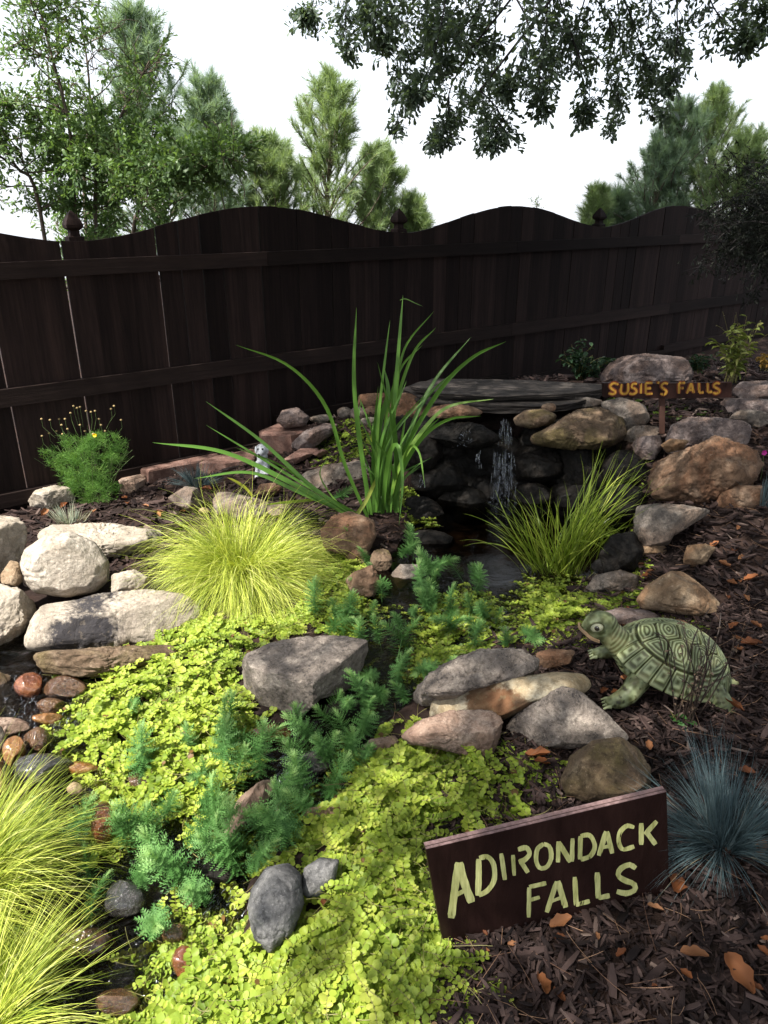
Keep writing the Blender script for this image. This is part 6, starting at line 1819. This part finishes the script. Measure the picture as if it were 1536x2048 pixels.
# ------------------------------------------------------------------ the big oak whose boughs hang over the garden
oak = empty('oak_tree', (3.9, .6, 0.0), 'dark oak boughs hanging into the top of the view over the garden', 'tree')
o0 = np.array(oak.location)
V, F = tube1(spline([(0, 0, -.1), (.02, 0, 1.2), (-.05, .1, 2.6), (-.1, .2, 4.2), (-.1, .3, 6.0)], 20), .24, .10, 12)
obj('trunk', V, F, MAT['bark_dark'], oak, True)
limbs = [[(-.05, .1, 2.6), (-1.0, 1.3, 3.5), (-2.4, 2.9, 3.75), (-3.6, 3.6, 3.5)], [(-.08, .2, 3.4), (-1.0, -.2, 4.3), (-3.0, -.6, 4.7), (-4.9, -.8, 4.6)], [(-.05, .1, 2.8), (-.3, 1.8, 3.5), (-.9, 3.4, 3.9), (-1.4, 4.6, 3.7)],
         [(-.1, .2, 4.0), (-1.6, .9, 4.9), (-3.4, 1.5, 5.2), (-4.8, 1.9, 5.0)], [(-.1, .25, 4.6), (-.3, -1.3, 5.4), (-.9, -2.6, 5.7)], [(-.1, .25, 4.8), (-1.8, -1.2, 5.2), (-3.6, -2.2, 5.0)], [(-.1, .3, 5.2), (.8, 1.2, 6.0), (1.2, 2.6, 6.2)], [(-.1, .25, 4.8), (-.8, 4.5, 6.4), (-1.8, 9.0, 7.0), (-2.6, 14.0, 7.2)]]  # last limb added to carry the unseen far leaves
for l_ in limbs:
    V, F = tube1(spline(l_, 18), .075, .02, 8)
    obj('limb', V, F, MAT['bark_dark'], oak, True)
# boughs seen in the top of the photograph
sprays = [[(700,-60),(780,60),(805,170),(790,268)], [(700,-60),(690,40),(700,125)], [(640,-40),(620,20),(605,30)], [(900,-60),(960,80),(930,200),(850,305)], [(1000,-60),(985,120),(975,220),(960,305)], [(900,-60),(880,60),(850,160),(820,200)],
 [(1100,-60),(1090,80),(1080,160),(1090,235)], [(1100,-60),(1150,90),(1180,180),(1160,240)], [(1230,-60),(1270,60),(1300,130),(1330,190)], [(1230,-60),(1240,80),(1235,200),(1220,270)], [(1350,-60),(1355,60),(1345,150),(1330,245)],
 [(1400,-60),(1430,20),(1480,70),(1490,90)], [(1480,-60),(1520,10),(1530,70)], [(1000,-60),(1060,60),(1030,150),(1010,180)], [(1150,-60),(1220,40),(1280,150),(1310,235)], [(800,-60),(860,20),(870,70),(800,120)], [(720,-60),(750,20),(770,90)],
 [(1000,-40),(940,40),(900,90),(880,150)], [(1100,-60),(1120,50),(1200,120),(1250,220)], [(760,-60),(830,30),(900,50)], [(1180,-40),(1150,60),(1110,120),(1060,180)], [(1300,-60),(1310,40),(1370,110)], [(860,-40),(920,60),(1000,90)], [(940,100),(900,180),(895,240),(880,290)], [(960,180),(1000,230),(985,290)]]
rg3 = np.random.default_rng(161)
paths, rads, LP, LD, tone = [], [], [], [], []
hub = np.array([3.2, 4.6, 4.6])
for i, spr_ in enumerate(sprays):
    Yd = rg3.uniform(5.6, 8.2)
    m = spline(spr_, 26)
    P = at_y(m[:, 0], m[:, 1], Yd + np.linspace(.2, -.2, 26) * rg3.uniform(0, 1.5))
    root = spline([hub + rg3.normal(size=3) * .3, (hub + P[0]) / 2 + [0, 0, .3], P[0]], 26)
    paths += [root - o0, P - o0]; rads += [np.linspace(.022, .009, 26), np.linspace(.008, .0015, 26)]
    nt_ = 36
    f = (rg3.random(nt_) ** .8) * 24.9; fi = f.astype(int)
    tp0 = P[fi]
    dg_ = norm(P[np.minimum(fi + 1, 25)] - P[fi])
    wdt = np.interp(f / 25, [0, .5, .85, 1], [.36, .26, .11, .04])
    tw = grow(tp0, norm(rg3.normal(size=(nt_, 3)) + dg_ * .9 + [0, 0, -.25]), wdt * rg3.uniform(.4, 1.15, nt_), .05, 25, .12, rg3)
    for k in range(nt_): paths.append(tw[k] - o0); rads.append(np.linspace(.003, .0009, 26))
    for j in (8, 14, 19, 25): LP.append(tw[:, j]); LD.append(norm(tw[:, j] - tw[:, j - 1]))
V, F = tubes(np.array(paths), np.array(rads), 3)
obj('twigs', V, F, MAT['bark_dark'], oak, True, kind='stuff')
LP, LD = np.concatenate(LP), np.concatenate(LD)
leaves(LP - o0, LD, .076, 8, MAT['canopy'], oak, .4 + .4 * perlin(LP * 2), 4, .85)
# the rest of the crown above and around the view: unseen, thinned to shape the shade on the garden, with a gap towards the left
def lit_prob(gx_, gy_):
    px, py = to_px(np.stack([gx_, gy_, 0 * gx_ - .05], -1))
    edge = np.interp(py, [400, 900, 1000, 1050, 1240, 1300, 1600, 1750, 2048, 2300], [-200, 120, 300, 640, 640, 470, 470, 470, 620, 700])
    L = 1 - sstep(-45, 45, px - edge)
    L = np.where((gy_ < .7), 1 - sstep(-.6, -.2, gx_), L)
    nz = perlin(np.stack([gx_ * 2.4, gy_ * 2.4, 0 * gx_ + 3], -1))
    nz2 = perlin(np.stack([gx_ * 6, gy_ * 6, 0 * gx_ + 8], -1))
    L = np.clip(L - .9 * (nz2 > .30) * (py < 1060), 0, 1)
    fleck = (nz2 > .42) * (gx_ > 0) * .75 + (nz2 > .33) * (gx_ <= 0) * .6
    L = np.maximum(L, fleck * (py > 560))
    # light falling on the top of the block rock, softly on the bottom creeping leaves
    L = np.maximum(L, np.exp(-((px - 600) / 60) ** 2 - ((py - 1300) / 22) ** 2))
    L = np.maximum(L, .55 * np.exp(-((px - 760) / 150) ** 2 - ((py - 1850) / 130) ** 2))
    return L
N = 58000
X = rg3.uniform(-4.2, 6.0, N); Y = rg3.uniform(-3.2, 9.5, N); Z = rg3.uniform(2.2, 7.0, N)
elv = np.where(Y > .2, (Z - CAM_H) / np.maximum(np.hypot(X * .9, Y), .1), 9)
okv = (elv > .34) | (np.abs(X) > .62 * Y + 1.2) * (Y > .2) * (X > 0)
okv &= (Z > 2.3 + .25 * perlin(np.stack([X, Y, Z * 0], -1)))
okv &= ~((X < 0) & (X < -.45 * np.maximum(Y, 0) - .3) & (Y > 0) & (elv < .5))
okv &= ~((Y > 6.5) & (X < .2))
gX, gY = X - SUN.x / SUN.z * Z, Y - SUN.y / SUN.z * Z
lp = lit_prob(gX, gY)
okv &= rg3.random(N) > lp * 1.15
dens = .55 + .9 * perlin(np.stack([X * .8, Y * .8, Z * .8], -1))
okv &= rg3.random(N) < dens + .45
P = np.stack([X, Y, Z], -1)[okv]
Xe, Ye, Ze = rg3.uniform(-.8, 3.4, 9000), rg3.uniform(6.0, 10.5, 9000), rg3.uniform(3.0, 7.2, 9000)  # unseen leaves added so the pool reflects dark foliage, not sky
ke = (Ze - CAM_H) / np.hypot(Xe * .9, Ye) > .235
P = np.concatenate([P, np.stack([Xe, Ye, Ze], -1)[ke]])
Xe, Ye, Ze = rg3.uniform(-1.6, 4.5, 15000), rg3.uniform(9.5, 17, 15000), rg3.uniform(3.9, 9.0, 15000)  # more unseen leaves added farther back to darken the pool's reflection
ke = ((Ze - CAM_H) / np.hypot(Xe * .9, Ye) > .238) & (perlin(np.stack([Xe, Ye, Ze], -1) * .9) > -.25)
P = np.concatenate([P, np.stack([Xe, Ye, Ze], -1)[ke]])
D = norm(rg3.normal(size=P.shape) + [0, 0, -.2])
leaves(P - o0, D, .085, 9, MAT['canopy'], oak, .4 + .4 * perlin(P * 2), 5, 1.0, 'outer_crown')
q = P[::6]
tgt = np.array([np.array(l_[-1]) * .6 + np.array(l_[1]) * .4 + o0 for l_ in limbs])
nearest = tgt[np.argmin(np.linalg.norm(q[:, None] - tgt[None], axis=-1), 1)]
tws = np.stack([q, q * .8 + nearest * .2 + rg3.normal(size=q.shape) * .05, q * .62 + nearest * .38 + rg3.normal(size=q.shape) * .08], 1) - o0
V, F = tubes(tws, np.full((len(q), 1), 1.0) * np.array([.002, .004, .007]), 3)
obj('twigs', V, F, MAT['bark_dark'], oak, kind='stuff')
